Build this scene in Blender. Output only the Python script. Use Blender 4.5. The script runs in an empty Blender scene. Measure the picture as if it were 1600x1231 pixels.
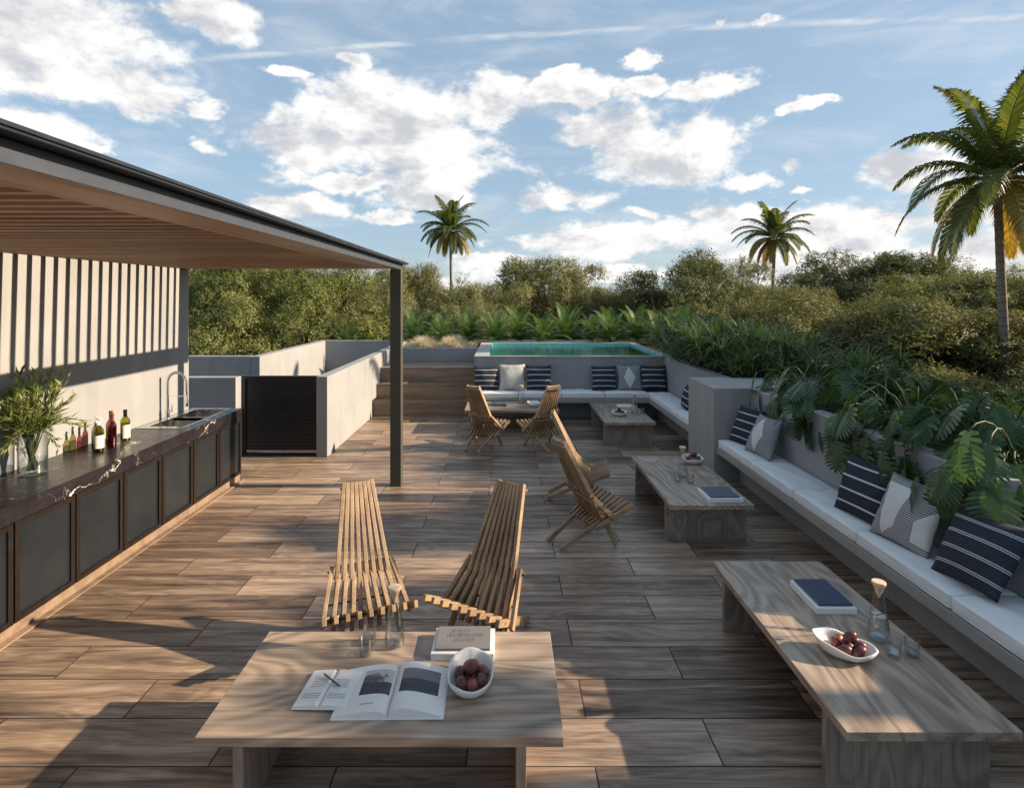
import bpy, bmesh, math, random
import numpy as np
from mathutils import Vector, Matrix, Euler
R = math.radians
random.seed(7)
rng = np.random.default_rng(11)
scene = bpy.context.scene
COL = scene.collection

# ------------------------------------------------------------------ camera
CX, CY, FPX, H = 790.0, 465.0, 880.0, 2.25
cam_d = bpy.data.cameras.new("camera")
cam = bpy.data.objects.new("camera", cam_d)
COL.objects.link(cam)
cam.location = (0, 0, H)
cam.rotation_euler = (R(90), 0, 0)
cam_d.sensor_fit = 'HORIZONTAL'
cam_d.sensor_width = 36.0
cam_d.lens = FPX / 1600.0 * 36.0
cam_d.shift_x = (800 - CX) / 1600.0
cam_d.shift_y = -(615.5 - CY) / 1600.0
cam_d.clip_start = 0.05
cam_d.clip_end = 3000
scene.camera = cam

# ------------------------------------------------------------------ light
SUN_EL, SUN_AZ = R(23.4), R(89.2)          # azimuth from +Y towards +X
to_sun = Vector((math.cos(SUN_EL) * math.sin(SUN_AZ), math.cos(SUN_EL) * math.cos(SUN_AZ), math.sin(SUN_EL)))
sl = bpy.data.lights.new("sun", 'SUN')
sl.energy = 5.0
sl.angle = R(0.55)
sl.color = (1.0, 0.80, 0.58)
so = bpy.data.objects.new("sun", sl)
COL.objects.link(so)
so.rotation_euler = to_sun.to_track_quat('Z', 'Y').to_euler()
so.location = (20, 0, 12)

scene.view_settings.view_transform = 'Standard'
scene.view_settings.look = 'None'
scene.view_settings.exposure = 1.08
scene.view_settings.gamma = 1.0
scene.view_settings.use_curve_mapping = False
scene.cycles.use_denoising = True
scene.cycles.max_bounces = 8
scene.cycles.transparent_max_bounces = 16
scene.cycles.sample_clamp_indirect = 6.0
scene.cycles.caustics_reflective = False
scene.cycles.caustics_refractive = False


# ------------------------------------------------------------------ node helper
class NT:
    def __init__(s, tree):
        s.t = tree; s.n = tree.nodes; s.l = tree.links

    def new(s, typ, **kw):
        nd = s.n.new(typ)
        for k, v in kw.items(): setattr(nd, k, v)
        return nd

    def put(s, sock, v):
        if v is None: return
        if isinstance(v, bpy.types.NodeSocket): s.l.new(v, sock)
        else:
            try: sock.default_value = v
            except Exception: sock.default_value = tuple(v) + (1.0,)

    def math(s, op, a, b=None, c=None, clamp=False):
        nd = s.new('ShaderNodeMath', operation=op, use_clamp=clamp)
        for i, v in enumerate((a, b, c)): s.put(nd.inputs[i], v)
        return nd.outputs[0]

    def vm(s, op, a, b=None, c=None):
        nd = s.new('ShaderNodeVectorMath', operation=op)
        for i, v in enumerate((a, b, c)): s.put(nd.inputs[i], v)
        return nd.outputs['Value'] if op in ('LENGTH', 'DOT_PRODUCT', 'DISTANCE') else nd.outputs[0]

    def noise(s, vec, scale=5, detail=4, rough=.5, dist=0.0, lac=2.0):
        nd = s.new('ShaderNodeTexNoise')
        s.put(nd.inputs['Vector'], vec); s.put(nd.inputs['Scale'], scale); s.put(nd.inputs['Detail'], detail)
        s.put(nd.inputs['Roughness'], rough); s.put(nd.inputs['Distortion'], dist); s.put(nd.inputs['Lacunarity'], lac)
        return nd.outputs['Fac']

    def ramp(s, v, stops, interp='LINEAR'):
        nd = s.new('ShaderNodeValToRGB'); s.put(nd.inputs[0], v)
        cr = nd.color_ramp; cr.interpolation = interp
        while len(cr.elements) < len(stops): cr.elements.new(0.5)
        for e, (p, c) in zip(cr.elements, stops):
            e.position = p; e.color = tuple(c) + (1.0,) if len(c) == 3 else c
        return nd.outputs[0]

    def smooth(s, v, lo, hi, a=0.0, b=1.0):
        nd = s.new('ShaderNodeMapRange', interpolation_type='SMOOTHSTEP')
        for i, x in enumerate((v, lo, hi, a, b)): s.put(nd.inputs[i], x)
        return nd.outputs[0]

    def mix(s, f, a, b, mode='MIX'):
        nd = s.new('ShaderNodeMix', data_type='RGBA', blend_type=mode)
        s.put(nd.inputs[0], f); s.put(nd.inputs[6], a if isinstance(a, bpy.types.NodeSocket) else tuple(a)[:3] + (1,))
        s.put(nd.inputs[7], b if isinstance(b, bpy.types.NodeSocket) else tuple(b)[:3] + (1,))
        return nd.outputs[2]

    def mapping(s, vec, scale=(1, 1, 1), loc=(0, 0, 0), rot=(0, 0, 0)):
        nd = s.new('ShaderNodeMapping')
        s.put(nd.inputs['Vector'], vec); nd.inputs['Scale'].default_value = scale
        nd.inputs['Location'].default_value = loc; nd.inputs['Rotation'].default_value = rot
        return nd.outputs[0]

    def sep(s, vec):
        nd = s.new('ShaderNodeSeparateXYZ'); s.put(nd.inputs[0], vec); return nd.outputs

    def comb(s, x, y, z):
        nd = s.new('ShaderNodeCombineXYZ')
        for i, v in enumerate((x, y, z)): s.put(nd.inputs[i], v)
        return nd.outputs[0]

    def bump(s, h, strength=.3, dist=.01):
        nd = s.new('ShaderNodeBump'); s.put(nd.inputs['Height'], h)
        nd.inputs['Strength'].default_value = strength; nd.inputs['Distance'].default_value = dist
        return nd.outputs[0]


# ------------------------------------------------------------------ world: Nishita sky and cumulus clouds
world = bpy.data.worlds.new("World"); scene.world = world
world.use_nodes = True
w = NT(world.node_tree)
for nd in list(w.n): w.n.remove(nd)
wout = w.new('ShaderNodeOutputWorld'); bg = w.new('ShaderNodeBackground')
w.l.new(bg.outputs[0], wout.inputs[0])
bg.inputs['Strength'].default_value = 0.108
sky = w.new('ShaderNodeTexSky', sky_type='NISHITA')
sky.sun_disc = False; sky.sun_elevation = SUN_EL; sky.sun_rotation = SUN_AZ
sky.air_density = 1.0; sky.dust_density = 1.0; sky.ozone_density = 1.4
dirv = w.new('ShaderNodeTexCoord').outputs['Generated']
dx, dy, dz = w.sep(dirv)
az = w.math('ARCTAN2', dx, dy); el = w.math('ARCSINE', dz)
pv = w.comb(az, el, 0.0)
wn_ = w.new('ShaderNodeTexNoise'); w.put(wn_.inputs['Vector'], w.vm('MULTIPLY', dirv, (1, 1, 1.6))); wn_.inputs['Scale'].default_value = 9.0; wn_.inputs['Detail'].default_value = 5; wn_.inputs['Roughness'].default_value = .6
pw_ = w.vm('ADD', pv, w.vm('MULTIPLY', w.vm('SUBTRACT', wn_.outputs['Color'], (.5, .5, .5)), (.17, .08, 0)))
CLOUDS = [(60, 40, 330, 120), (190, 140, 200, 62), (340, 30, 100, 42), (60, 210, 160, 40), (470, 225, 210, 58), (620, 205, 210, 92), (700, 262, 110, 36),
          (760, 170, 90, 50), (300, 232, 60, 24), (1010, 240, 150, 66), (1090, 225, 100, 60), (960, 210, 90, 44), (1175, 285, 70, 22),
          (1105, 140, 60, 20), (1020, 138, 40, 14), (925, 142, 46, 20), (990, 90, 28, 17), (850, 145, 40, 20), (1115, 35, 40, 14), (1195, 28, 40, 10),
          (670, 315, 95, 25), (890, 312, 115, 26), (440, 325, 90, 26), (150, 245, 60, 18), (560, 290, 120, 14), (960, 372, 160, 34), (1060, 362, 150, 48), (850, 385, 110, 22),
          (760, 410, 120, 18), (1120, 335, 80, 20), (1400, 262, 95, 34), (1370, 350, 190, 42), (1290, 395, 200, 40), (1490, 310, 100, 34),
          (1540, 390, 150, 40), (1150, 420, 220, 26), (960, 425, 190, 20), (440, 110, 40, 12), (1255, 170, 40, 12), (1270, 295, 30, 10),
          (700, 440, 260, 26), (1330, 430, 240, 24), (600, 345, 60, 14), (1010, 330, 50, 12), (1560, 250, 60, 22), (880, 120, 40, 16), (560, 95, 34, 12), (330, 170, 60, 24), (1240, 255, 50, 14), (-250, 230, 260, 90), (-500, 60, 300, 120), (1900, 250, 260, 70), (2300, 330, 300, 50)]
M = None
for (px, py, rx, ry) in CLOUDS:
    a0 = math.atan((px - CX) / FPX); ca = math.cos(a0)
    e0 = math.atan((CY - py) / FPX * ca)
    ra = rx / FPX * ca * ca; re = ry / FPX * ca
    v = w.vm('MULTIPLY_ADD', pw_, (1 / ra, 1 / re, 0), (-a0 / ra, -e0 / re, 0))
    m = w.math('SUBTRACT', 1.0, w.vm('LENGTH', v))
    M = m if M is None else w.math('SMOOTH_MAX', M, m, 0.12)
M = w.math('MAXIMUM', M, -0.5)
cvec = w.vm('MULTIPLY', dirv, (1.0, 1.0, 1.75))
n1 = w.noise(cvec, 5.5, 9, .62, .15)
n2 = w.noise(w.vm('ADD', cvec, (0.030, 0.0, 0.045)), 5.5, 6, .60, .15)
n3 = w.noise(cvec, 1.9, 3, .5)
D = w.math('ADD', w.math('MULTIPLY_ADD', M, 0.62, -0.07), w.math('MULTIPLY', w.math('SUBTRACT', n1, 0.5), 2.0))
cov = w.math('MULTIPLY', w.smooth(D, -0.12, 0.24), w.smooth(D, -0.06, 0.14, .55, 1.0))
# thin high streak crossing the upper sky, and faint veils
sa0, se0 = math.atan((330 - CX) / FPX), math.atan((CY - 92) / FPX * math.cos(math.atan((330 - CX) / FPX)))
lx, ly = math.atan((1600 - CX) / FPX), math.atan((CY - 28) / FPX * math.cos(math.atan((1600 - CX) / FPX)))
mid_a, mid_e = math.atan((960 - CX) / FPX), math.atan((CY - 48) / FPX * math.cos(math.atan((960 - CX) / FPX)))
A = np.array([[sa0**2, sa0, 1], [mid_a**2, mid_a, 1], [lx**2, lx, 1]]); q = np.linalg.solve(A, np.array([se0, mid_e, ly]))
curve = w.math('MULTIPLY_ADD', az, w.math('MULTIPLY_ADD', az, float(q[0]), float(q[1])), float(q[2]))
dist = w.math('ABSOLUTE', w.math('SUBTRACT', el, curve))
sn = w.noise(w.comb(w.math('MULTIPLY', az, 9.0), w.math('MULTIPLY', el, 60.0), 0.0), 1.0, 6, .6)
streak = w.math('MULTIPLY', w.smooth(dist, 0.0085, 0.0), w.smooth(sn, 0.32, 0.70, 0.08, 0.55))
veil = w.math('MULTIPLY', w.smooth(w.noise(w.vm('MULTIPLY', dirv, (2, 2, 9)), 2.0, 7, .62, .6), 0.42, 0.75), 0.28)
thin = w.math('MAXIMUM', streak, veil)
cov2 = w.math('MAXIMUM', cov, thin, clamp=True)
lit = w.smooth(w.math('ADD', w.math('MULTIPLY', w.math('SUBTRACT', n1, n2), 3.6), w.math('MULTIPLY', D, -0.55)), -0.62, 0.10)
ccol = w.mix(lit, (2.7, 2.78, 3.0), (4.7, 4.63, 4.5))
skyc = w.mix(0.75, sky.outputs[0], (1.50, 2.10, 2.72))
fall = w.smooth(dz, 0.45, 0.92, 1.0, 0.92)
skyc = w.vm('MULTIPLY', skyc, w.comb(fall, fall, fall))
fin = w.mix(cov2, skyc, ccol)
w.l.new(fin, bg.inputs['Color'])


# ------------------------------------------------------------------ materials
def mat(name):
    m = bpy.data.materials.new(name); m.use_nodes = True
    t = NT(m.node_tree)
    b = t.n['Principled BSDF']
    return m, t, b


def ocoord(t, rnd=True):
    v = t.new('ShaderNodeTexCoord').outputs['Object']
    if rnd:
        oi = t.new('ShaderNodeObjectInfo').outputs['Random']
        v = t.vm('ADD', v, t.comb(t.math('MULTIPLY', oi, 7.3), t.math('MULTIPLY', oi, 3.1), t.math('MULTIPLY', oi, 5.7)))
    return v


def plain(name, col, rough=.5, metal=0.0, var=0.0, vscale=8, spec=.5, bump=0.0, bscale=60):
    m, t, b = mat(name)
    b.inputs['Roughness'].default_value = rough; b.inputs['Metallic'].default_value = metal
    b.inputs['Specular IOR Level'].default_value = spec
    v = ocoord(t)
    n = t.noise(v, vscale, 5, .55)
    lo = tuple(c * (1 - var) for c in col); hi = tuple(min(1, c * (1 + var)) for c in col)
    t.put(b.inputs['Base Color'], t.ramp(n, [(.3, lo), (.7, hi)]))
    t.put(b.inputs['Roughness'], t.smooth(t.noise(v, vscale * 2.3, 3), .3, .7, max(0, rough - .07), min(1, rough + .07)))
    if bump: t.put(b.inputs['Normal'], t.bump(t.noise(v, bscale, 4), bump, .004))
    return m


def wood(name, dark, light, axis=0, rings=9.0, stretch=7.0, rough=.5, fine=1.0, bump=.12, sc=1.0, ringamt=.13):
    m, t, b = mat(name)
    v = ocoord(t)
    s = [1.0 * sc] * 3; s[axis] = 1.0 * sc / stretch
    vs = t.mapping(v, tuple(s))
    base = t.noise(vs, 2.6, 2, .45, .35)
    cont = t.math('SINE', t.math('MULTIPLY', base, rings * 6.283))
    s2 = [70 * sc] * 3; s2[axis] = 2.5 * sc
    fin_ = t.noise(t.mapping(v, tuple(s2)), 1.0, 4, .6)
    big = t.noise(vs, 1.6, 3, .5)
    f = t.math('ADD', t.math('MULTIPLY', cont, ringamt), t.math('ADD', t.math('MULTIPLY', t.math('SUBTRACT', fin_, .5), .9 * fine), t.math('ADD', .5, t.math('MULTIPLY', t.math('SUBTRACT', big, .5), .9))))
    c = t.ramp(f, [(.12, dark), (.5, tuple((a + q) / 2 for a, q in zip(dark, light))), (.88, light)])
    t.put(b.inputs['Base Color'], c)
    t.put(b.inputs['Roughness'], t.smooth(f, .2, .8, rough + .1, rough - .05))
    t.put(b.inputs['Normal'], t.bump(f, bump, .003))
    return m


def stucco(name, col, rough=.85):
    m, t, b = mat(name)
    v = ocoord(t, False)
    big = t.noise(v, 1.3, 5, .6, .4)
    drip = t.noise(t.mapping(v, (6, 6, .7)), 1.0, 4, .6)
    f = t.math('ADD', t.math('MULTIPLY', big, .6), t.math('MULTIPLY', drip, .4))
    t.put(b.inputs['Base Color'], t.ramp(f, [(.3, tuple(c * .82 for c in col)), (.7, tuple(c * 1.10 for c in col))]))
    b.inputs['Roughness'].default_value = rough
    t.put(b.inputs['Normal'], t.bump(t.noise(v, 38, 6, .65), .16, .006))
    return m


M_stucco = stucco('stucco_warm_grey', (.286, .290, .294))
M_stucco_pillar = stucco('stucco_pillar', (.33, .32, .31))
M_coping = stucco('stone_coping', (.38, .37, .355), .7)
M_table = wood('table_oak', (.17, .126, .095), (.50, .385, .290), 0, 13, 3.4, .40, 1.0, .10, 1.0, .17)
M_table_leg = wood('table_oak_upright', (.15, .125, .105), (.34, .28, .235), 2, 13, 2.6, .5, 1.0, .10, 1.0, .17)
M_teak = wood('chair_teak', (.185, .115, .064), (.47, .325, .20), 0, 5, 9, .45, 1.0)
M_soffit = wood('soffit_cedar', (.28, .165, .095), (.50, .325, .20), 1, 6, 12, .5, .9)
M_slat = wood('slat_cedar', (.28, .165, .095), (.48, .31, .19), 0, 6, 12, .5, .9)
M_step = wood('step_wood', (.14, .095, .065), (.32, .225, .155), 0, 7, 8, .5, 1.0)
M_fascia = plain('fascia_painted_metal', (.060, .068, .085), .42, .2, .05)
M_roofedge = plain('roof_edge_metal', (.035, .04, .05), .35, .5, .1)
M_post = plain('post_olive_metal', (.085, .08, .062), .45, .2, .08)
M_bronze = plain('door_frame_bronze', (.014, .009, .0065), .42, .2, .12)
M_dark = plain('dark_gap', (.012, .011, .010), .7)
M_gate = plain('gate_black_metal', (.022, .024, .028), .38, .4, .12)
M_gaterail = plain('gate_rail_steel', (.55, .53, .50), .35, .9)
M_steel = plain('brushed_steel', (.62, .62, .61), .24, 1.0, .05)
M_chrome = plain('chrome', (.82, .82, .82), .08, 1.0)
M_cushion = plain('cushion_cotton', (.76, .76, .755), .9, 0, .04, 5, .2, .9, 9)
M_bench = plain('bench_slab_render', (.33, .31, .29), .75, 0, .07, 4, .3, .12, 50)
M_white = plain('book_white_cover', (.76, .75, .73), .5, 0, .02)
M_paper = plain('paper', (.78, .765, .73), .8, 0, .02, 30)
M_greycover = plain('cloth_cover_grey', (.17, .165, .165), .75, 0, .1, 200)
M_bluecover = plain('cloth_cover_blue', (.045, .055, .105), .7, 0, .12, 200)
M_slatecover = plain('cloth_cover_slate', (.085, .11, .15), .7, 0, .12, 200)
M_ink_dark = plain('print_dark_grey', (.045, .048, .06), .6, 0, .25, 25)
M_ink_mid = plain('print_mid_grey', (.17, .165, .17), .6, 0, .12, 12)
M_ink_text = plain('print_text_grey', (.42, .41, .40), .8)
M_ceramic = plain('ceramic_white', (.74, .72, .69), .55, 0, .04, 20)
M_cap = wood('stopper_beech', (.55, .42, .28), (.74, .60, .43), 2, 5, 5, .5)
M_pen = plain('pen_graphite', (.10, .10, .115), .35, .6)
M_rope = plain('rope_natural', (.42, .35, .26), .9, 0, .2, 60)
M_soil = plain('soil', (.06, .045, .032), .95, 0, .35, 12, .1, .6, 20)
M_bark = plain('bark', (.12, .095, .07), .9, 0, .35, 9, .2, .6, 25)
M_ground = plain('garden_ground', (.05, .05, .028), .95, 0, .4, .6, .1)
M_tile = plain('pool_tile_teal', (.24, .66, .62), .3, 0, .2, 14)
M_label = plain('bottle_label', (.74, .71, .60), .7, 0, .03)
M_capsule = plain('bottle_capsule', (.16, .035, .03), .4, 0, .1)
M_pump = plain('pump_plastic', (.78, .77, .74), .35)
M_stem = plain('green_stem', (.055, .075, .022), .6, 0, .3, 20)
M_figleaf = plain('fruit_sprig_green', (.22, .26, .03), .5, 0, .2)


def m_floor():
    m, t, b = mat('floor_wood_plank_tile')
    v = t.new('ShaderNodeTexCoord').outputs['Object']
    br = t.new('ShaderNodeTexBrick'); br.offset = .5; br.squash = 1.0; br.offset_frequency = 2
    t.put(br.inputs['Vector'], t.mapping(v, (1, 1, 1), (2.05 + 12.4, -2.705 + 6.2, 0)))
    br.inputs['Scale'].default_value = 1.0; br.inputs['Brick Width'].default_value = 1.24; br.inputs['Row Height'].default_value = .31
    br.inputs['Mortar Size'].default_value = .0042; br.inputs['Mortar Smooth'].default_value = .15; br.inputs['Bias'].default_value = 0
    br.inputs['Color1'].default_value = (0, 0, 0, 1); br.inputs['Color2'].default_value = (1, 1, 1, 1); br.inputs['Mortar'].default_value = (.5, .5, .5, 1)
    rnd = t.sep(br.outputs['Color'])[0]
    off = t.comb(t.math('MULTIPLY', rnd, 23.0), t.math('MULTIPLY', rnd, 41.0), 0.0)
    pvv = t.vm('ADD', v, off)
    g1 = t.noise(t.mapping(pvv, (1.1, 15, 1)), 1.0, 5, .62, .5)
    g2 = t.noise(t.mapping(pvv, (3.0, 120, 1)), 1.0, 3, .6)
    g3 = t.noise(t.mapping(pvv, (.6, 3.6, 1)), 1.6, 2, .5, .6)
    ring = t.math('SINE', t.math('MULTIPLY', g3, 60.0))
    f = t.math('ADD', t.math('MULTIPLY', t.math('SUBTRACT', g1, .5), 1.6), t.math('MULTIPLY', t.math('SUBTRACT', g2, .5), .55))
    f = t.math('ADD', f, t.math('MULTIPLY', ring, .07))
    f = t.math('ADD', t.math('ADD', f, .5), t.math('MULTIPLY', t.math('SUBTRACT', rnd, .5), .46))
    wear = t.noise(v, 1.1, 6, .65, .5)
    f = t.math('ADD', f, t.math('MULTIPLY', t.math('SUBTRACT', wear, .5), .35))
    c = t.ramp(f, [(.06, (.055, .037, .027)), (.40, (.185, .128, .090)), (.66, (.325, .235, .168)), (.97, (.52, .395, .290))])
    mort = br.outputs['Fac']
    c2 = t.mix(mort, c, (.030, .022, .017))
    t.put(b.inputs['Base Color'], c2)
    t.put(b.inputs['Roughness'], t.math('ADD', t.smooth(f, .2, .8, .50, .40), t.math('MULTIPLY', mort, .4)))
    b.inputs['Specular IOR Level'].default_value = .45
    hgt = t.math('SUBTRACT', t.math('MULTIPLY', f, .25), t.math('MULTIPLY', mort, 1.0))
    t.put(b.inputs['Normal'], t.bump(hgt, .45, .005))
    return m


def m_marble():
    m, t, b = mat('black_marble')
    v = t.new('ShaderNodeTexCoord').outputs['Object']
    x_, y_, z_ = t.sep(v)
    wn = t.math('SUBTRACT', t.noise(v, 1.7, 7, .62, .3), .5)
    wn2 = t.math('SUBTRACT', t.noise(v, 3.3, 6, .6, .2), .5)
    ph1 = t.math('ADD', t.math('MULTIPLY_ADD', y_, .62, t.math('MULTIPLY', x_, .75)), t.math('ADD', t.math('MULTIPLY', z_, -1.7), t.math('MULTIPLY', wn, 1.3)))
    ph2 = t.math('ADD', t.math('MULTIPLY_ADD', y_, 1.1, t.math('MULTIPLY', x_, -1.6)), t.math('ADD', t.math('MULTIPLY', z_, 2.2), t.math('MULTIPLY', wn2, 1.9)))
    wid = t.smooth(t.noise(v, 5.5, 4, .6), .35, .72, .0012, .018)
    e1 = t.math('ABSOLUTE', t.math('SUBTRACT', t.math('FRACT', ph1), .5)); e2 = t.math('ABSOLUTE', t.math('SUBTRACT', t.math('FRACT', ph2), .5))
    l1 = t.smooth(t.math('DIVIDE', e1, wid), 1.0, .45)
    l2 = t.math('MULTIPLY', t.smooth(t.math('DIVIDE', e2, wid), .55, .2), t.smooth(t.noise(v, 1.9, 2), .36, .54))
    vein = t.math('MAXIMUM', t.math('MULTIPLY', l1, t.smooth(t.noise(v, 1.3, 2), .26, .46)), t.math('MULTIPLY', l2, .7))
    basec = t.ramp(t.noise(v, 6, 5, .6), [(.3, (.006, .0055, .008)), (.7, (.022, .019, .023))])
    t.put(b.inputs['Base Color'], t.mix(vein, basec, (.62, .57, .53)))
    t.put(b.inputs['Roughness'], t.smooth(t.noise(v, 20, 4), .3, .7, .26, .36))
    return m


def thin_glass(name, tint=(1, 1, 1), refl=1.0, rough=0.0, minr=.05, edgedark=.75):
    m = bpy.data.materials.new(name); m.use_nodes = True
    t = NT(m.node_tree)
    for nd in list(t.n): t.n.remove(nd)
    o = t.new('ShaderNodeOutputMaterial'); tr = t.new('ShaderNodeBsdfTransparent'); gl = t.new('ShaderNodeBsdfGlossy')
    lw = t.new('ShaderNodeLayerWeight'); lw.inputs['Blend'].default_value = .32
    wv = t.noise(t.new('ShaderNodeTexCoord').outputs['Object'], 9, 2)
    tr.inputs['Color'].default_value = tint + (1,); gl.inputs['Roughness'].default_value = rough
    gl.inputs['Color'].default_value = (1, 1, 1, 1)
    mx = t.new('ShaderNodeMixShader')
    fac = t.math('ADD', t.math('MULTIPLY', t.math('POWER', lw.outputs['Facing'], 1.7), .9 * refl), t.math('MULTIPLY', wv, minr * 1.6), clamp=True)
    edge = t.math('POWER', lw.outputs['Facing'], 1.6)
    t.put(tr.inputs['Color'], t.mix(t.math('MULTIPLY', edge, edgedark), tint, tuple(c * .25 for c in tint)))
    t.put(mx.inputs[0], fac); t.l.new(tr.outputs[0], mx.inputs[1]); t.l.new(gl.outputs[0], mx.inputs[2]); t.l.new(mx.outputs[0], o.inputs[0])
    return m


M_floor = m_floor()
M_marble = m_marble()
M_glass = thin_glass('clear_glass', (.96, .97, .97))
M_water = thin_glass('water_clear', (.90, .93, .95), 1.0, 0, .10)
M_oil = thin_glass('green_gold_glass', (.66, .62, .12), .8, .02)
M_redglass = thin_glass('red_glass', (.72, .24, .06), .8, .02)
M_brownglass = thin_glass('brown_glass', (.55, .25, .16), .8, .02)
M_olive = thin_glass('olive_glass', (.58, .58, .14), .8, .02)


def m_pool():
    m = thin_glass('pool_water', (.80, .96, .94), 1.0, .01, .13, 0.0)
    t = NT(m.node_tree)
    v = t.new('ShaderNodeTexCoord').outputs['Object']
    bp = t.bump(t.noise(t.mapping(v, (2, 5, 1)), 3.0, 4, .55), .10, .02)
    for nd in t.n:
        if nd.type == 'BSDF_GLOSSY': t.l.new(bp, nd.inputs['Normal'])
    return m


M_pool = m_pool()


def m_reed():
    m, t, b = mat('reeded_frosted_glass')
    v = t.new('ShaderNodeTexCoord').outputs['Object']
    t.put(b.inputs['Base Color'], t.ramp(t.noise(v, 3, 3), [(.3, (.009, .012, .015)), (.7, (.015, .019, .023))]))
    b.inputs['Roughness'].default_value = .24; b.inputs['Specular IOR Level'].default_value = .6
    return m


M_reed = m_reed()


def leafmat(name, c1, c2, c3=None, rough=.62, trans=.20, var=.5, tcol=None, spec=.2):
    m = bpy.data.materials.new(name); m.use_nodes = True
    t = NT(m.node_tree); b = t.n['Principled BSDF']; o = t.n['Material Output']
    isl = t.new('ShaderNodeNewGeometry').outputs['Random Per Island']
    obr = t.new('ShaderNodeObjectInfo').outputs['Random']
    f = t.math('ADD', t.math('MULTIPLY', isl, .75), t.math('MULTIPLY', obr, .25))
    stops = [(.05, c1), (.6, c2)] + ([(.97, c3)] if c3 else [])
    c = t.ramp(f, stops)
    t.put(b.inputs['Base Color'], c); b.inputs['Roughness'].default_value = rough
    b.inputs['Specular IOR Level'].default_value = spec
    tl = t.new('ShaderNodeBsdfTranslucent')
    t.put(tl.inputs['Color'], t.mix(1.0, c, tcol or (1.5, 1.6, .6), 'MULTIPLY'))
    mx = t.new('ShaderNodeMixShader'); mx.inputs[0].default_value = trans
    t.l.new(b.outputs[0], mx.inputs[1]); t.l.new(tl.outputs[0], mx.inputs[2]); t.l.new(mx.outputs[0], o.inputs[0])
    return m


M_leafA = leafmat('foliage_olive', (.090, .096, .040), (.185, .186, .086), (.29, .275, .14))
M_leafB = leafmat('foliage_green', (.078, .098, .028), (.165, .185, .060), (.27, .27, .11))
M_leafC = leafmat('foliage_dark', (.072, .084, .038), (.150, .158, .076), (.25, .245, .12))
M_monstera = leafmat('monstera_leaf', (.024, .058, .022), (.048, .095, .038), (.090, .145, .058), .34, .18, spec=.32)
M_strap = leafmat('strap_leaf', (.052, .095, .036), (.105, .165, .062), (.18, .225, .09), .45, .25)
M_cycad = leafmat('cycad_leaf', (.050, .105, .040), (.095, .165, .062), (.16, .22, .09), .45, .25)
M_palm = leafmat('palm_leaf', (.055, .078, .026), (.110, .130, .042), (.19, .19, .06), .4, .32)
M_palm_old = leafmat('palm_leaf_yellowing', (.16, .13, .03), (.30, .22, .05), (.42, .30, .08), .5, .35, tcol=(1.3, 1.1, .5))
M_sprig = leafmat('olive_sprig_leaf', (.10, .14, .05), (.25, .28, .11), (.42, .42, .20), .45, .3)
M_feather = leafmat('feather_grass', (.42, .37, .26), (.58, .52, .38), (.70, .64, .50), .8, .3, tcol=(1.1, 1.05, .9))
M_yellowleaf = leafmat('lime_leaf', (.16, .22, .02), (.26, .32, .03), (.38, .42, .06), .4, .4)


def m_pillow(kind):
    m, t, b = mat('pillow_' + kind)
    uv = t.new('ShaderNodeTexCoord').outputs['UV']
    u, v, _ = t.sep(uv)
    ob = t.new('ShaderNodeTexCoord').outputs['Object']
    weave = t.noise(ob, 220, 2)
    b.inputs['Roughness'].default_value = .9; b.inputs['Specular IOR Level'].default_value = .15

    def band(x, c, hw):
        return t.math('LESS_THAN', t.math('ABSOLUTE', t.math('SUBTRACT', x, c)), hw)
    navy = t.ramp(weave, [(.3, (.024, .027, .036)), (.7, (.050, .055, .070))])
    grey = (.30, .31, .33)
    whitec = (.66, .65, .62)
    if kind in ('navy_stripe', 'navy_double'):
        msk = None
        cs = (.17, .39, .61, .83)
        for c in cs:
            if kind == 'navy_stripe': x = band(v, c, .015)
            else: x = t.math('MAXIMUM', band(v, c - .014, .0055), band(v, c + .014, .0055))
            msk = x if msk is None else t.math('MAXIMUM', msk, x)
        col = t.mix(msk, navy, (.60, .62, .66))
    else:
        fu = t.math('FRACT', t.math('MULTIPLY', v, 30.0))
        st = t.math('LESS_THAN', fu, .42)
        if kind == 'patch_striped': field = t.mix(st, (.50, .49, .47), (.035, .04, .055))
        elif kind == 'patch_grey': field = t.mix(st, grey, (.24, .25, .27))
        else: field = t.mix(st, (.52, .50, .47), (.46, .45, .42))
        um = t.math('SUBTRACT', u, .46); vm_ = t.math('SUBTRACT', v, .5)
        if kind == 'patch_striped':
            p1 = t.math('MULTIPLY', t.math('GREATER_THAN', t.math('ADD', u, t.math('MULTIPLY', v, .25)), .30), t.math('LESS_THAN', t.math('ADD', u, t.math('MULTIPLY', v, -.16)), .46))
            p1 = t.math('MULTIPLY', p1, t.math('MULTIPLY', t.math('LESS_THAN', v, .86), t.math('GREATER_THAN', t.math('ADD', v, t.math('MULTIPLY', u, -.9)), -.22)))
            p2 = t.math('MULTIPLY', t.math('GREATER_THAN', u, .78), t.math('LESS_THAN', v, t.math('MULTIPLY_ADD', u, 1.2, -.52)))
            p2 = t.math('MULTIPLY', p2, t.math('GREATER_THAN', v, .12))
            msk = t.math('MAXIMUM', p1, p2)
        else:
            dd = t.math('ADD', t.math('MULTIPLY', t.math('ABSOLUTE', um), 1.9), t.math('ABSOLUTE', vm_))
            msk = t.math('LESS_THAN', dd, .46)
        col = t.mix(msk, field, whitec)
    t.put(b.inputs['Base Color'], col)
    t.put(b.inputs['Normal'], t.bump(t.math('ADD', weave, t.math('MULTIPLY', t.noise(ob, 9, 4, .6, .8), 3.0)), .5, .006))
    return m


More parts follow.
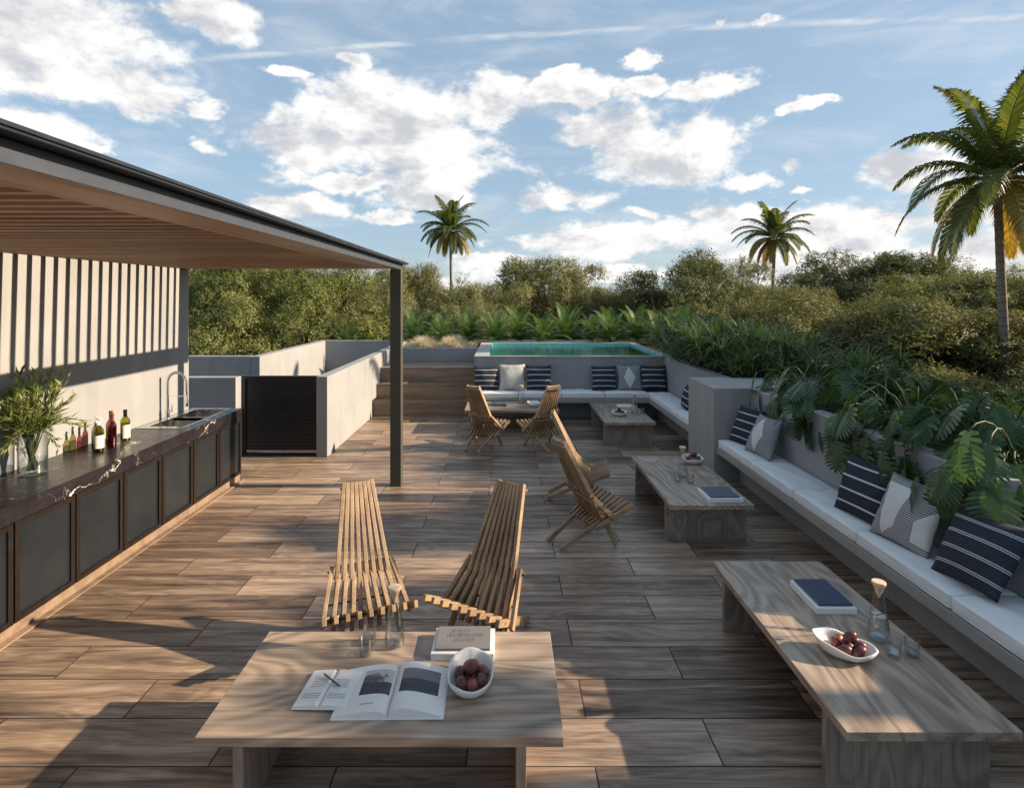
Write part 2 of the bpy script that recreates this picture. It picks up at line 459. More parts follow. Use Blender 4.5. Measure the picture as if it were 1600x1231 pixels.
PM = {k: m_pillow(k) for k in ('navy_stripe', 'navy_double', 'patch_striped', 'patch_grey', 'patch_cream')}


# ------------------------------------------------------------------ mesh helpers
class MB:
    def __init__(s):
        s.V = []; s.F = []; s.MI = []; s.UV = []

    def add(s, verts, faces, mi=0, uvs=None):
        o = len(s.V)
        s.V.extend([tuple(v) for v in verts])
        for i, f in enumerate(faces):
            s.F.append(tuple(o + k for k in f)); s.MI.append(mi)
            s.UV.append(uvs[i] if uvs else None)
        return s

    def box(s, x0, x1, y0, y1, z0, z1, mi=0):
        v = [(x0, y0, z0), (x1, y0, z0), (x1, y1, z0), (x0, y1, z0), (x0, y0, z1), (x1, y0, z1), (x1, y1, z1), (x0, y1, z1)]
        return s.add(v, [(0, 3, 2, 1), (4, 5, 6, 7), (0, 1, 5, 4), (1, 2, 6, 5), (2, 3, 7, 6), (3, 0, 4, 7)], mi)

    def bar(s, p0, p1, wd, ht, lat=(0, 1, 0), mi=0):
        p0 = Vector(p0); p1 = Vector(p1); d = (p1 - p0).normalized(); la = Vector(lat); la = (la - d * la.dot(d)).normalized(); n = d.cross(la)
        v = []
        for p in (p0, p1):
            for a, q in ((-1, -1), (1, -1), (1, 1), (-1, 1)): v.append(p + la * (a * wd / 2) + n * (q * ht / 2))
        return s.add(v, [(0, 3, 2, 1), (4, 5, 6, 7), (0, 1, 5, 4), (1, 2, 6, 5), (2, 3, 7, 6), (3, 0, 4, 7)], mi)

    def lathe(s, prof, seg=32, c=(0, 0, 0), mi=0, close=False):
        v = []; f = []
        for (r, z) in prof:
            for k in range(seg):
                a = 2 * math.pi * k / seg
                v.append((c[0] + r * math.cos(a), c[1] + r * math.sin(a), c[2] + z))
        for i in range(len(prof) - 1):
            for k in range(seg):
                k2 = (k + 1) % seg
                f.append((i * seg + k, i * seg + k2, (i + 1) * seg + k2, (i + 1) * seg + k))
        if close:
            f.append(tuple(range(seg))[::-1]); f.append(tuple((len(prof) - 1) * seg + k for k in range(seg)))
        return s.add(v, f, mi)

    def tube(s, path, rad, seg=8, mi=0):
        path = [Vector(p) for p in path]; n = len(path); v = []; f = []
        rr = rad if isinstance(rad, (list, tuple)) else [rad] * n
        ref = None
        for i, p in enumerate(path):
            d = (path[min(i + 1, n - 1)] - path[max(i - 1, 0)]).normalized()
            if ref is None: ref = Vector((0, 0, 1)) if abs(d.z) < .9 else Vector((1, 0, 0))
            a = (ref - d * ref.dot(d)).normalized(); bb = d.cross(a); ref = a
            for k in range(seg):
                t = 2 * math.pi * k / seg
                v.append(p + a * (rr[i] * math.cos(t)) + bb * (rr[i] * math.sin(t)))
        for i in range(n - 1):
            for k in range(seg):
                k2 = (k + 1) % seg
                f.append((i * seg + k, i * seg + k2, (i + 1) * seg + k2, (i + 1) * seg + k))
        f.append(tuple(range(seg))[::-1]); f.append(tuple((n - 1) * seg + k for k in range(seg)))
        return s.add(v, f, mi)

    def build(s, name, mats, parent=None, smooth=False, bevel=0.0, bseg=2, loc=None, angle=40):
        me = bpy.data.meshes.new(name)
        me.from_pydata(s.V, [], s.F)
        mats = mats if isinstance(mats, (list, tuple)) else [mats]
        for m in mats: me.materials.append(m)
        if len(mats) > 1: me.polygons.foreach_set('material_index', s.MI)
        if any(u is not None for u in s.UV):
            ul = me.uv_layers.new(name='UVMap'); k = 0
            for fi, f in enumerate(s.F):
                for j in range(len(f)):
                    ul.data[k].uv = s.UV[fi][j] if s.UV[fi] else (0, 0); k += 1
        if smooth is True: me.polygons.foreach_set('use_smooth', [True] * len(s.F))
        me.update()
        if smooth == 'auto':
            me.polygons.foreach_set('use_smooth', [True] * len(s.F)); me.set_sharp_from_angle(angle=R(angle))
        o = bpy.data.objects.new(name, me); COL.objects.link(o)
        if parent: o.parent = parent
        if loc is not None: o.location = loc
        if bevel:
            bm_ = o.modifiers.new('bevel', 'BEVEL'); bm_.width = bevel; bm_.segments = bseg; bm_.limit_method = 'ANGLE'; bm_.angle_limit = R(40)
            bm_.harden_normals = False
        return o


def tag(o, label, cat, group=None, kind=None):
    if label: o['label'] = label
    if cat: o['category'] = cat
    if group: o['group'] = group
    if kind: o['kind'] = kind
    return o


def thing(name, label, cat, loc=(0, 0, 0), rz=0.0, group=None):
    o = bpy.data.objects.new(name, None); COL.objects.link(o)
    o.empty_display_size = .1; o.location = loc; o.rotation_euler = (0, 0, rz)
    return tag(o, label, cat, group)


def dup(root, loc, rz, label, group=None, scale=None):
    kids = {}
    r = root.copy(); COL.objects.link(r); r.location = loc; r.rotation_euler = (0, 0, rz)
    if scale: r.scale = scale
    r['label'] = label
    if group: r['group'] = group
    for ch in root.children:
        c = ch.copy(); COL.objects.link(c); c.parent = r
        for g in ch.children:
            d = g.copy(); COL.objects.link(d); d.parent = c
    return r


def P(px, py, z):
    d = FPX * (H - z) / (py - CY)
    return Vector(((px - CX) * d / FPX, d, z))


def mesh_obj(name, verts, faces, mats, parent=None, mi=None, smooth=False):
    me = bpy.data.meshes.new(name)
    me.from_pydata(verts.tolist() if isinstance(verts, np.ndarray) else verts, [], faces.tolist() if isinstance(faces, np.ndarray) else faces)
    for m in (mats if isinstance(mats, (list, tuple)) else [mats]): me.materials.append(m)
    if mi is not None: me.polygons.foreach_set('material_index', list(mi))
    if smooth: me.polygons.foreach_set('use_smooth', [True] * len(me.polygons))
    o = bpy.data.objects.new(name, me); COL.objects.link(o)
    if parent: o.parent = parent
    return o


# ------------------------------------------------------------------ SETTING
WT = 1.135   # top of all garden walls
GZ = -3.2
g = MB(); n = 40
for i in range(n + 1):
    for j in range(n + 1): pass
S = 900
g.add([(-S, -S, GZ), (S, -S, GZ), (S, S, GZ), (-S, S, GZ)], [(0, 1, 2, 3)])
tag(g.build('ground', M_ground), None, None, None, 'structure')

fl = MB()
fl.add([(-6.6, -1.5, 0), (3.0, -1.5, 0), (3.0, 13.0, 0), (-6.6, 13.0, 0)], [(0, 1, 2, 3)])
tag(fl.build('terrace_floor', M_floor), None, None, None, 'structure')
bm_ = MB(); bm_.box(-7.0, 5.2, -2.0, 17.6, GZ + .01, -.03)
tag(bm_.build('terrace_base', M_stucco), 'rendered building block under the roof terrace', 'building', None, 'structure')


def wall(name, label, boxes, m=None, cat='wall', coping=True, bevel=.006):
    mb = MB()
    for b_ in boxes: mb.box(*b_)
    return tag(mb.build(name, m or M_stucco, bevel=bevel), label, cat)


KX = -3.88
wall('kitchen_wall', 'tall pale rendered wall behind the outdoor kitchen counter, striped by slat shadows', [(KX - .2, KX, .2, 6.9, 0, 2.596)])
wall('low_wall', 'short grey wall stub between the kitchen end and the black gate', [(-7.0, -3.765, 7.86, 8.02, 0, WT)])
wall('wing_wall', 'long low rendered wall running from the black gate back to the steps', [(-2.672, -2.516, 7.95, 14.6, 0, WT)])
wall('court_wall', 'shaded low wall facing the terrace left of the stair court', [(-7.2, -4.852, 10.7, 10.86, -.5, WT)])
wall('court_side_wall', 'sunlit low side wall of the stair court behind the gate', [(-4.85, -4.67, 10.7, 14.598, -.5, WT - .003)])
wall('court_back_wall', 'low back wall closing the stair court in front of the trees', [(-4.85, -2.675, 14.6, 14.76, -.5, WT)])
wall('back_wall', 'low grey wall at the head of the wooden steps', [(-2.514, -.588, 12.44, 12.6, 0, WT)])

# planter wall; unseen near stretch made lower so sun reaches the side table
pw = MB()
pw.box(3.0, 3.16, 3.45, 10.648, 0, WT); pw.box(3.0, 3.16, -1.0, 3.448, 0, .88)
tag(pw.build('planter_wall', M_stucco, bevel=.008), 'long rendered planter wall behind the bench with monstera hanging over it', 'wall')
ow = MB(); ow.box(4.35, 4.5, 1.0, 10.9, -.5, WT + .02)
tag(ow.build('outer_planter_wall', M_coping, bevel=.008), 'outer kerb wall of the raised planter behind the bench', 'wall')
sb = MB(); sb.box(3.162, 4.348, 1.0, 10.6, .2, .98)
tag(sb.build('planter_soil', M_soil), None, None, None, 'structure')
sb = MB(); sb.box(-2.5, 6.5, 14.02, 17.0, -.5, .98); sb.box(-2.5, -.60, 12.602, 14.018, -.5, .985); sb.box(3.18, 6.5, 10.92, 14.018, -.5, .97)
tag(sb.build('back_bed_soil', M_soil), None, None, None, 'structure')

pl = MB(); pl.box(2.55, 3.0, 6.9, 7.86, 0, WT + .008)
pl.box(3.0, 4.35, 6.95, 7.80, .985, WT + .004)
tag(pl.build('bench_pillar', M_stucco_pillar, bevel=.008), 'square rendered pillar between the two bench runs', 'pillar')

# steps
st = thing('wooden_steps', 'three broad wooden steps rising to the landing left of the raised pool', 'steps', (-1.5, 10.65, 0))
for k in range(3):
    y0 = 10.65 + .325 * k; z0, z1 = .283 * k, .283 * (k + 1)
    mb = MB(); mb.box(-2.514 + 1.5, -.60 + 1.5, y0 - 10.65, 12.438 - 10.65, z0, z1 - .028)
    mb.box(-2.514 + 1.5, -.60 + 1.5, y0 - 10.65 - .012, 12.438 - 10.65, z1 - .0275, z1)
    mb.build('step', M_step, st, bevel=.004)

# ------------------------------------------------------------------ raised pool
PY = 10.65
pool = thing('raised_pool', 'raised plunge pool with grey stone rim and clear teal water', 'pool', (1.2, 12.2, 0))
X0, X1, Y0, Y1 = -.585, 3.0, PY, 13.85
t_ = .16


def rel(mb, o):
    mb.V = [(x - o.location.x, y - o.location.y, z - o.location.z) for x, y, z in mb.V]; return mb


mb = MB(); mb.box(X0, X1 + .15, Y0, Y0 + t_, 0, WT - .02); mb.box(X0, X0 + t_, Y0 + t_, Y1, 0, WT - .021)
mb.box(X0 + t_, X1 + .15, Y1 - t_, Y1, 0, WT - .02); mb.box(X1 + .15 - t_, X1 + .15, Y0 + t_, Y1 - t_, 0, WT - .021)
rel(mb, pool).build('pool_wall', M_stucco, pool, bevel=.004)
mb = MB(); mb.box(X0 - .012, X1 + .162, Y0 - .012, Y0 + .05, WT - .0195, WT + .012); mb.box(X0 - .012, X0 + .26, Y0 + .0505, Y1 + .01, WT - .0195, WT + .012)
mb.box(X0 + .2605, X1 + .16, Y1 - .2, Y1 + .01, WT - .0195, WT + .012); mb.box(X1 + .0, X1 + .16, Y0 + .0505, Y1 - .2005, WT - .0195, WT + .012)
rel(mb, pool).build('pool_rim', M_coping, pool, bevel=.004)
ix0, ix1, iy0, iy1 = X0 + .27, X1 - .01, Y0 + .17, Y1 - .21
mb = MB()
zb = .62; zt = WT + .006
mb.add([(ix0, iy0, zb), (ix1, iy0, zb), (ix1, iy1, zb), (ix0, iy1, zb), (ix0, iy0, zt), (ix1, iy0, zt), (ix1, iy1, zt), (ix0, iy1, zt)],
       [(0, 1, 2, 3), (0, 4, 5, 1), (1, 5, 6, 2), (2, 6, 7, 3), (3, 7, 4, 0)])
rel(mb, pool).build('pool_lining', M_tile, pool)
mb = MB(); zw = WT - .03
nx, ny = 2, 2
mb.add([(ix0 + .002, iy0 + .002, zw), (ix1 - .002, iy0 + .002, zw), (ix1 - .002, iy1 - .002, zw), (ix0 + .002, iy1 - .002, zw)], [(0, 1, 2, 3)])
rel(mb, pool).build('pool_water', M_pool, pool)
mb = MB(); mb.box(X0 + .18, X1 - .05, Y0 + .052, Y0 + .15, WT - .05, WT - .035)
rel(mb, pool).build('overflow_channel', M_dark, pool)
mb = MB(); mb.box(X0 + .27, X1 - .02, Y1 - .22, Y1 - .208, WT + .013, WT + .075)
rel(mb, pool).build('glass_edge', M_pool, pool)

# ------------------------------------------------------------------ bench
bench = thing('built_in_bench', 'L-shaped floating bench slab along the planter wall and the pool wall', 'bench', (2.8, 6, 0))
mb = MB(); mb.box(2.58, 2.998, -.8, 6.898, .35, .43); rel(mb, bench).build('bench_slab', M_bench, bench, bevel=.006)
mb = MB(); mb.box(2.58, 2.998, 7.862, PY - .014, .35, .43); rel(mb, bench).build('bench_slab', M_bench, bench, bevel=.006)
mb = MB(); mb.box(-.57, 2.578, 10.15, PY - .014, .35, .43); rel(mb, bench).build('bench_slab', M_bench, bench, bevel=.006)
mb = MB(); mb.box(2.86, 2.997, -.8, 6.89, .002, .348); mb.box(2.86, 2.997, 7.864, PY - .02, .002, .348)
rel(mb, bench).build('bench_support', M_bench, bench)


def cushion(lx, ly, h, seed):
    """rounded soft pad with slightly crowned top and creased seams"""
    bm = bmesh.new(); bmesh.ops.create_cube(bm, size=1)
    bmesh.ops.scale(bm, vec=(lx, ly, h), verts=bm.verts)
    bmesh.ops.bevel(bm, geom=bm.edges[:], offset=.026, segments=3, profile=.6, affect='EDGES')
    bmesh.ops.subdivide_edges(bm, edges=[e for e in bm.edges if e.calc_length() > .2], cuts=14, use_grid_fill=True)
    r2 = np.random.default_rng(seed); ph = r2.uniform(0, 6, 8)
    for v in bm.verts:
        u, q = v.co.x / lx * 2, v.co.y / ly * 2
        if v.co.z > 0:
            v.co.z += .016 * (1 - u * u) * (1 - q ** 4)
            v.co.z += .004 * math.sin(7 * u + 3 * q + ph[0]) * (1 - u * u) + .0035 * math.sin(15 * q + 5 * u + ph[1]) * abs(q) ** 2 - .006 * math.exp(-((u - .2) ** 2 + (q - .1 * ph[4]) ** 2) * 5)
        v.co.x += .004 * math.sin(7 * q + ph[2]); v.co.y += .003 * math.sin(6 * u + ph[3])
    bmesh.ops.recalc_face_normals(bm, faces=bm.faces)
    me = bpy.data.meshes.new('seat_cushion'); bm.to_mesh(me); bm.free()
    me.materials.append(M_cushion); me.polygons.foreach_set('use_smooth', [True] * len(me.polygons))
    pm = MB(); pts = []
    for zz in (h / 2 - .010, -h / 2 + .010):
        pts = []
        for (sx_, sy_, a0) in ((1, 1, 0), (-1, 1, 90), (-1, -1, 180), (1, -1, 270)):
            for q in range(5):
                a_ = R(a0 + q * 22.5); pts.append((sx_ * (lx / 2 - .022) + .021 * math.cos(a_), sy_ * (ly / 2 - .022) + .021 * math.sin(a_), zz))
        pm.tube(pts + [pts[0]], .0042, 5)
    po = pm.build('piping', M_cushion, smooth=True); pmesh = po.data; bpy.data.objects.remove(po)
    me['pipe'] = pmesh.name
    return me


cm = [cushion(.405, .892, .09, s) for s in (1, 2, 3)]
cmx = [cushion(.80, .46, .09, s) for s in (4, 5)]
def add_piping(o):
    p_ = bpy.data.objects.new('piping', bpy.data.meshes[o.data['pipe']]); COL.objects.link(p_); p_.parent = o


ORD = ['first', 'second', 'third', 'fourth', 'fifth', 'sixth', 'seventh', 'eighth', 'ninth', 'tenth', 'eleventh', 'twelfth', 'thirteenth', 'fourteenth', 'fifteenth', 'sixteenth', 'seventeenth', 'eighteenth', 'nineteenth', 'twentieth']
for k in range(6):
    o = bpy.data.objects.new('seat_cushion', cm[k % 3]); COL.objects.link(o); add_piping(o)
    o.location = (2.79, 6.87 - .45 - .898 * k, .478); o.rotation_euler = (0, 0, R((0.4, -.5, .3, -.2, .5, -.3)[k]))
    tag(o, ['white seat cushion touching the pillar on the side bench', 'white seat cushion second from the pillar on the side bench', 'white seat cushion third from the pillar, no pillow on it',
            'white seat cushion under the navy pillow of the near group', 'white seat cushion under the patterned and double striped pillows, fifth from the pillar',
            'nearest white seat cushion on the side bench, cut by the photo edge'][k], 'cushion', 'seat cushions on the side bench')
for k in range(3):
    o = bpy.data.objects.new('seat_cushion', cm[(k + 1) % 3]); COL.objects.link(o); add_piping(o)
    o.location = (2.79, 8.33 + .79 * k, .478); o.scale = (1, .87, 1)
    tag(o, ['white seat cushion just behind the pillar', 'white seat cushion in the middle of the run behind the pillar', 'white seat cushion at the inner corner of the far bench'][k], 'cushion', 'seat cushions behind the pillar')
for k in range(4):
    o = bpy.data.objects.new('seat_cushion', cmx[k % 2]); COL.objects.link(o); add_piping(o)
    o.location = (-.165 + .787 * k, 10.405, .478); o.scale = (.975, 1, 1)
    tag(o, ['white far bench cushion beside the wooden steps', 'white far bench cushion behind the left far table', 'white far bench cushion in front of the empty wall between the pillow groups', 'white far bench cushion under the right pillow group'][k], 'cushion', 'seat cushions on the far bench')

# ------------------------------------------------------------------ pillows


def pillow_mesh(sz, th, seed, mname):
    n = 22; r2 = np.random.default_rng(seed); ph = r2.uniform(0, 6.28, 10)
    mb = MB(); vid = {}
    verts = []; faces = []; uvs = []

    def pos(i, j, side):
        u = -1 + 2 * i / n; v = -1 + 2 * j / n
        x = u * (1 - .075 * (1 - v * v) * abs(u)); z = v * (1 - .075 * (1 - u * u) * abs(v))
        t = max(0, (1 - u ** 2)) ** .55 * max(0, (1 - v ** 2)) ** .55
        t = t * (1 + .06 * math.sin(4 * u + ph[0]) * math.cos(3 * v + ph[1])) + .10 * t * math.sin(9 * u + 5 * v + ph[2]) * (abs(u * v)) + .06 * t ** .5 * math.sin(13 * v - 6 * u + ph[3]) * abs(u)
        y = -side * t * th / 2
        z2 = z - .05 * (1 - abs(v)) * 0
        return (x * sz / 2, y + .012 * math.sin(2 * u + ph[4]) * v, z2 * sz / 2)
    for side in (1, -1):
        for j in range(n + 1):
            for i in range(n + 1):
                edge = i in (0, n) or j in (0, n)
                key = (i, j, 0 if edge else side)
                if key not in vid:
                    vid[key] = len(verts); verts.append(pos(i, j, side))
        for j in range(n):
            for i in range(n):
                q = []
                for (a, b_) in ((i, j), (i + 1, j), (i + 1, j + 1), (i, j + 1)):
                    e = a in (0, n) or b_ in (0, n); q.append(vid[(a, b_, 0 if e else side)])
                uu = [(a / n, b_ / n) for (a, b_) in ((i, j), (i + 1, j), (i + 1, j + 1), (i, j + 1))]
                if side < 0: q = q[::-1]; uu = uu[::-1]
                faces.append(tuple(q)); uvs.append(uu)
    mb.add(verts, faces, 0, uvs)
    return mb


def pillow(kind, x, y, face, lean, sz, seed, label, group, th=.17, roll=0.0, z=None):
    """face = direction its front looks (degrees from +X); the pillow's bottom edge stands on the cushion"""
    o = pillow_mesh(sz, th, seed, kind).build('throw_pillow', PM[kind], smooth=True)
    M_ = Matrix.Rotation(R(face + 90), 4, 'Z') @ Matrix.Rotation(R(-lean), 4, 'X') @ Matrix.Rotation(R(roll), 4, 'Y')
    lo = min((M_ @ Vector(v.co)).z for v in o.data.vertices)
    o.matrix_world = Matrix.Translation((x, y, (z if z else .532) - lo - .006)) @ M_
    tag(o, label, 'pillow', group)
    return o


G1 = 'throw pillows on the far bench'
pillow('navy_stripe', -.36, 10.48, -90, 14, .46, 1, 'navy striped pillow at the left end of the far bench by the steps', G1)
pillow('patch_cream', .12, 10.49, -88, 14, .49, 2, 'cream pillow with a folded diamond on the far bench, between two navy pillows', G1)
pillow('navy_stripe', .62, 10.48, -91, 14, .47, 3, 'navy striped pillow right of the cream pillow on the far bench', G1)
pillow('navy_stripe', 1.83, 10.48, -90, 14, .46, 4, 'navy striped pillow left of the grey diamond pillow on the far bench', G1)
pillow('patch_grey', 2.31, 10.50, -86, 14, .47, 5, 'grey pillow with a pale diamond near the far bench corner', G1)
pillow('navy_stripe', 2.75, 10.47, -94, 13, .47, 6, 'navy striped pillow in the far bench corner', G1)
G2 = 'throw pillows beside the pillar'
pillow('navy_stripe', 2.84, 8.72, 172, 20, .46, 7, 'navy striped pillow half hidden behind the pillar', G2)
pillow('patch_cream', 2.83, 8.26, 178, 22, .42, 8, 'pale pillow almost hidden behind the pillar', G2)
pillow('navy_stripe', 2.83, 6.60, -166, 20, .45, 9, 'navy striped pillow leaning in the corner on the near side of the pillar', G2)
pillow('patch_grey', 2.82, 6.15, -172, 22, .45, 10, 'grey and white patched pillow next to the pillar corner', G2)
G3 = 'large throw pillows at the near end of the side bench'
pillow('navy_stripe', 2.82, 4.42, -170, 22, .475, 11, 'large navy pillow with single white stripes on the side bench', G3, .18)
pillow('patch_striped', 2.81, 3.93, -172, 24, .475, 12, 'black and white finely striped pillow with white patches', G3, .18)
pillow('navy_double', 2.83, 3.37, -176, 32, .46, 13, 'nearest navy pillow with double white pinstripes', G3, .20, -3)

# ------------------------------------------------------------------ canopy, post
cano = thing('pergola_canopy', 'slatted timber canopy with dark metal edge over the kitchen, on one olive post', 'pergola', (-1.3, 6.8, 0))
SZ = 2.60
mb = MB(); mb.box(-1.275, -1.262, .25, 6.92, SZ - .012, SZ + .052); rel(mb, cano).build('fascia', M_fascia, cano, bevel=.002)
mb = MB(); mb.box(-1.57, -1.276, .25, 6.92, SZ, SZ + .035); mb.box(KX - .2, -1.5705, 6.70, 6.92, SZ + .001, SZ + .036)
rel(mb, cano).build('soffit_board', M_soffit, cano, bevel=.002)
mb = MB(); mb.box(-1.57, -1.20, .25, 6.96, SZ + .0535, SZ + .062); mb.box(-1.205, -1.193, .25, 6.96, SZ + .0625, SZ + .074); mb.box(-1.57, -1.276, .25, 6.92, SZ + .036, SZ + .0534)
rel(mb, cano).build('roof_edge', M_roofedge, cano)
mb = MB()
for k in range(47):
    y = 6.616 - .1347 * k
    mb.box(KX - .15, -1.572, y - .023, y + .023, SZ + .001, SZ + .188)
rel(mb, cano).build('slat_ceiling', M_slat, cano)
mb = MB(); mb.box(-1.375, -1.245, 6.70, 6.83, 0, SZ - .013); rel(mb, cano).build('post', M_post, cano, bevel=.004)

# ------------------------------------------------------------------ kitchen counter
FX = -3.25
kc = thing('kitchen_counter', 'long outdoor kitchen counter with black marble top and glazed doors', 'counter', (-3.5, 5, 0))
Y_E = 6.945
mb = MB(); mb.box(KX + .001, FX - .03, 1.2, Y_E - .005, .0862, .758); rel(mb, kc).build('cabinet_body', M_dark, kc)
mb = MB(); mb.box(KX + .001, FX - .020, 1.2, Y_E - .01, .001, .085); rel(mb, kc).build('plinth', M_step, kc, bevel=.002)
mb = MB(); mb.box(FX - .0195, FX + .035, 1.2, Y_E - .01, .001, .012); rel(mb, kc).build('base_strip', M_step, kc, bevel=.002)
mb = MB()
# slab with a rectangular opening for the sink
sy0, sy1, sx0, sx1 = 5.93, 6.84, -3.76, -3.38
for b_ in ((KX + .001, FX, 1.2, sy0), (KX + .001, FX, sy1, Y_E), (KX + .001, sx0, sy0, sy1), (sx1, FX, sy0, sy1)):
    mb.box(b_[0], b_[1], b_[2], b_[3], .765, .888)
rel(mb, kc).build('countertop', M_marble, kc)
k = 0
y1 = Y_E - .004
while y1 > 1.5:
    y0 = y1 - .533
    a, c = y0 + .006, y1 - .006
    z0, z1 = .088, .757; fw = .038
    mb = MB()
    mb.box(FX - .028, FX - .004, a, a + fw, z0, z1); mb.box(FX - .028, FX - .004, c - fw, c, z0, z1)
    mb.box(FX - .028, FX - .004, a + fw, c - fw, z0, z0 + fw); mb.box(FX - .028, FX - .004, a + fw, c - fw, z1 - fw, z1)
    fr = rel(mb, kc).build('door', M_bronze, kc, bevel=.002)
    mb = MB(); nn = 120; v = []; f = []
    for q in range(nn + 1):
        z = z0 + fw + (z1 - z0 - 2 * fw) * q / nn
        dx_ = .0009 * abs(math.sin(math.pi * (z / .043)))
        v += [(FX - .020 + dx_, a + fw - .002, z), (FX - .020 + dx_, c - fw + .002, z)]
    for q in range(nn): f.append((2 * q, 2 * q + 1, 2 * q + 3, 2 * q + 2))
    mb.add(v, f)
    rel(mb, kc).build('glass_panel', M_reed, fr, smooth=True)
    y1 = y0 - .002
# sink
mb = MB()
for b_ in ((KX + .03, sx0 + .004, 5.85, 6.93), (sx1 - .004, FX - .11, 5.85, 6.93), (sx0 + .0045, sx1 - .0045, 5.85, sy0 + .004), (sx0 + .0045, sx1 - .0045, sy1 - .004, 6.93)):
    mb.box(b_[0], b_[1], b_[2], b_[3], .8885, .894)
sk = rel(mb, kc).build('sink', M_steel, kc, bevel=.001)
mb = MB(); a = (sx0 + .004, sx1 - .004, sy0 + .004, sy1 - .004)
mid = (a[2] + a[3]) / 2
for (q0, q1) in ((a[2], mid - .012), (mid + .012, a[3])):
    mb.add([(a[0], q0, .70), (a[1], q0, .70), (a[1], q1, .70), (a[0], q1, .70), (a[0], q0, .893), (a[1], q0, .893), (a[1], q1, .893), (a[0], q1, .893)],
           [(0, 1, 2, 3), (0, 4, 5, 1), (1, 5, 6, 2), (2, 6, 7, 3), (3, 7, 4, 0)])
mb.box(a[0], a[1], mid - .012, mid + .012, .86, .8925)
rel(mb, kc).build('basin', M_steel, sk)

# faucet
fa = thing('kitchen_faucet', 'chrome spring faucet arching over the sink', 'faucet', (-3.80, 6.33, .894))
mb = MB(); mb.lathe([(.030, 0), (.030, .006), (.022, .01), (.022, .10), (.016, .105), (.013, .27)], 20, close=True); mb.build('body', M_chrome, fa, smooth='auto')
mb = MB(); mb.tube([(.02, 0, .07), (.055, 0, .085)], .012, 10); mb.tube([(.05, 0, .085), (.056, -.01, .16)], .005, 8); mb.build('handle', M_chrome, fa, smooth='auto')
arc = [(0, 0, .27), (0, 0, .36)] + [(.105 - .105 * math.cos(t), 0, .40 + .115 * math.sin(t)) for t in np.linspace(0, math.pi, 18)] + [(.21, 0, .36), (.212, 0, .30)]
mb = MB(); mb.tube(arc, .008, 8)
# coil
pts = []; arcv = [Vector(p) for p in arc]; L = [0]
for i in range(1, len(arcv)): L.append(L[-1] + (arcv[i] - arcv[i - 1]).length)
tot = L[-1]; turns = 46
for q in range(turns * 8):
    s_ = tot * q / (turns * 8); i = max(j for j in range(len(L)) if L[j] <= s_); i = min(i, len(arcv) - 2)
    p = arcv[i].lerp(arcv[i + 1], (s_ - L[i]) / (L[i + 1] - L[i])); d = (arcv[i + 1] - arcv[i]).normalized(); n_ = Vector((0, 1, 0)); b2 = d.cross(n_)
    t = 2 * math.pi * q / 8; pts.append(p + n_ * (.0145 * math.cos(t)) + b2 * (.0145 * math.sin(t)))
mb.tube(pts, .0032, 5); mb.build('spring_hose', M_chrome, fa, smooth=True)
mb = MB(); mb.lathe([(.010, .13), (.019, .135), (.019, .20), (.013, .22), (.013, .305)], 16, (.212, 0, 0), close=True); mb.build('spray_head', M_chrome, fa, smooth='auto')
mb = MB(); mb.tube([(0, 0, .25), (.20, 0, .25)], .005, 8); mb.build('holder_arm', M_chrome, fa, smooth='auto')

# bottles
def bottle(name, label, loc, r, hb, ht, glassm, lab=True, pump=False, capm=None, liquid=None):
    b_ = thing(name, label, 'bottle', loc, random.uniform(-.2, .2), 'bottles on the kitchen counter')
    prof = [(.001, .002), (r * .92, .002), (r, .012), (r, hb), (r * .93, hb + .018), (r * .6, hb + .04), (r * .36, hb + .055), (r * .34, ht)]
    MB().lathe(prof, 28).build('body', glassm, b_, smooth='auto')
    MB().lathe([(.001, .006), (r * .90, .008), (r * .94, .014), (r * .94, hb * .93), (.001, hb * .935)], 24).build('liquid', liquid or glassm, b_, smooth='auto')
    if pump:
        mb = MB(); mb.lathe([(.016, ht), (.016, ht + .02), (.008, ht + .022), (.008, ht + .045), (.014, ht + .047), (.014, ht + .058)], 16, close=True)
        mb.tube([(0, 0, ht + .052), (.04, -.01, ht + .05)], .006, 8); mb.build('pump', M_pump, b_, smooth='auto')
    else:
        MB().lathe([(r * .40, ht - .05), (r * .40, ht), (r * .43, ht + .002), (r * .43, ht + .016), (.001, ht + .017)], 18).build('capsule', capm or M_capsule, b_, smooth='auto')
    if lab:
        mb = MB(); v = []; f = []; n = 14
        for q in range(n + 1):
            a_ = R(-75 + 120 * q / n) - .2
            v += [(r * 1.012 * math.cos(a_), r * 1.012 * math.sin(a_), hb * .2), (r * 1.012 * math.cos(a_), r * 1.012 * math.sin(a_), hb * .85)]
        for q in range(n): f.append((2 * q, 2 * q + 2, 2 * q + 3, 2 * q + 1))
        mb.add(v, f); mb.build('label', M_label, b_, smooth=True)
    return b_


CT = .889
bottle('pump_bottle', 'amber green pump bottle standing behind the labelled pump bottle', (-3.665, 5.05, CT), .040, .175, .235, M_oil, False, True)
bottle('pump_bottle', 'golden green pump bottle with cream label at the front of the bottle group', (-3.60, 4.98, CT), .042, .175, .235, M_oil, True, True)
bottle('wine_bottle', 'dark brown bottle with red capsule in the middle of the bottles', (-3.645, 5.20, CT), .038, .19, .30, M_brownglass, False)
bottle('wine_bottle', 'bright red bottle with red capsule beside the brown bottle', (-3.585, 5.13, CT), .036, .185, .29, M_redglass, False)
bottle('wine_bottle', 'olive green bottle with large cream label nearest the sink', (-3.60, 5.33, CT), .040, .19, .285, M_olive, True, False, M_bronze)


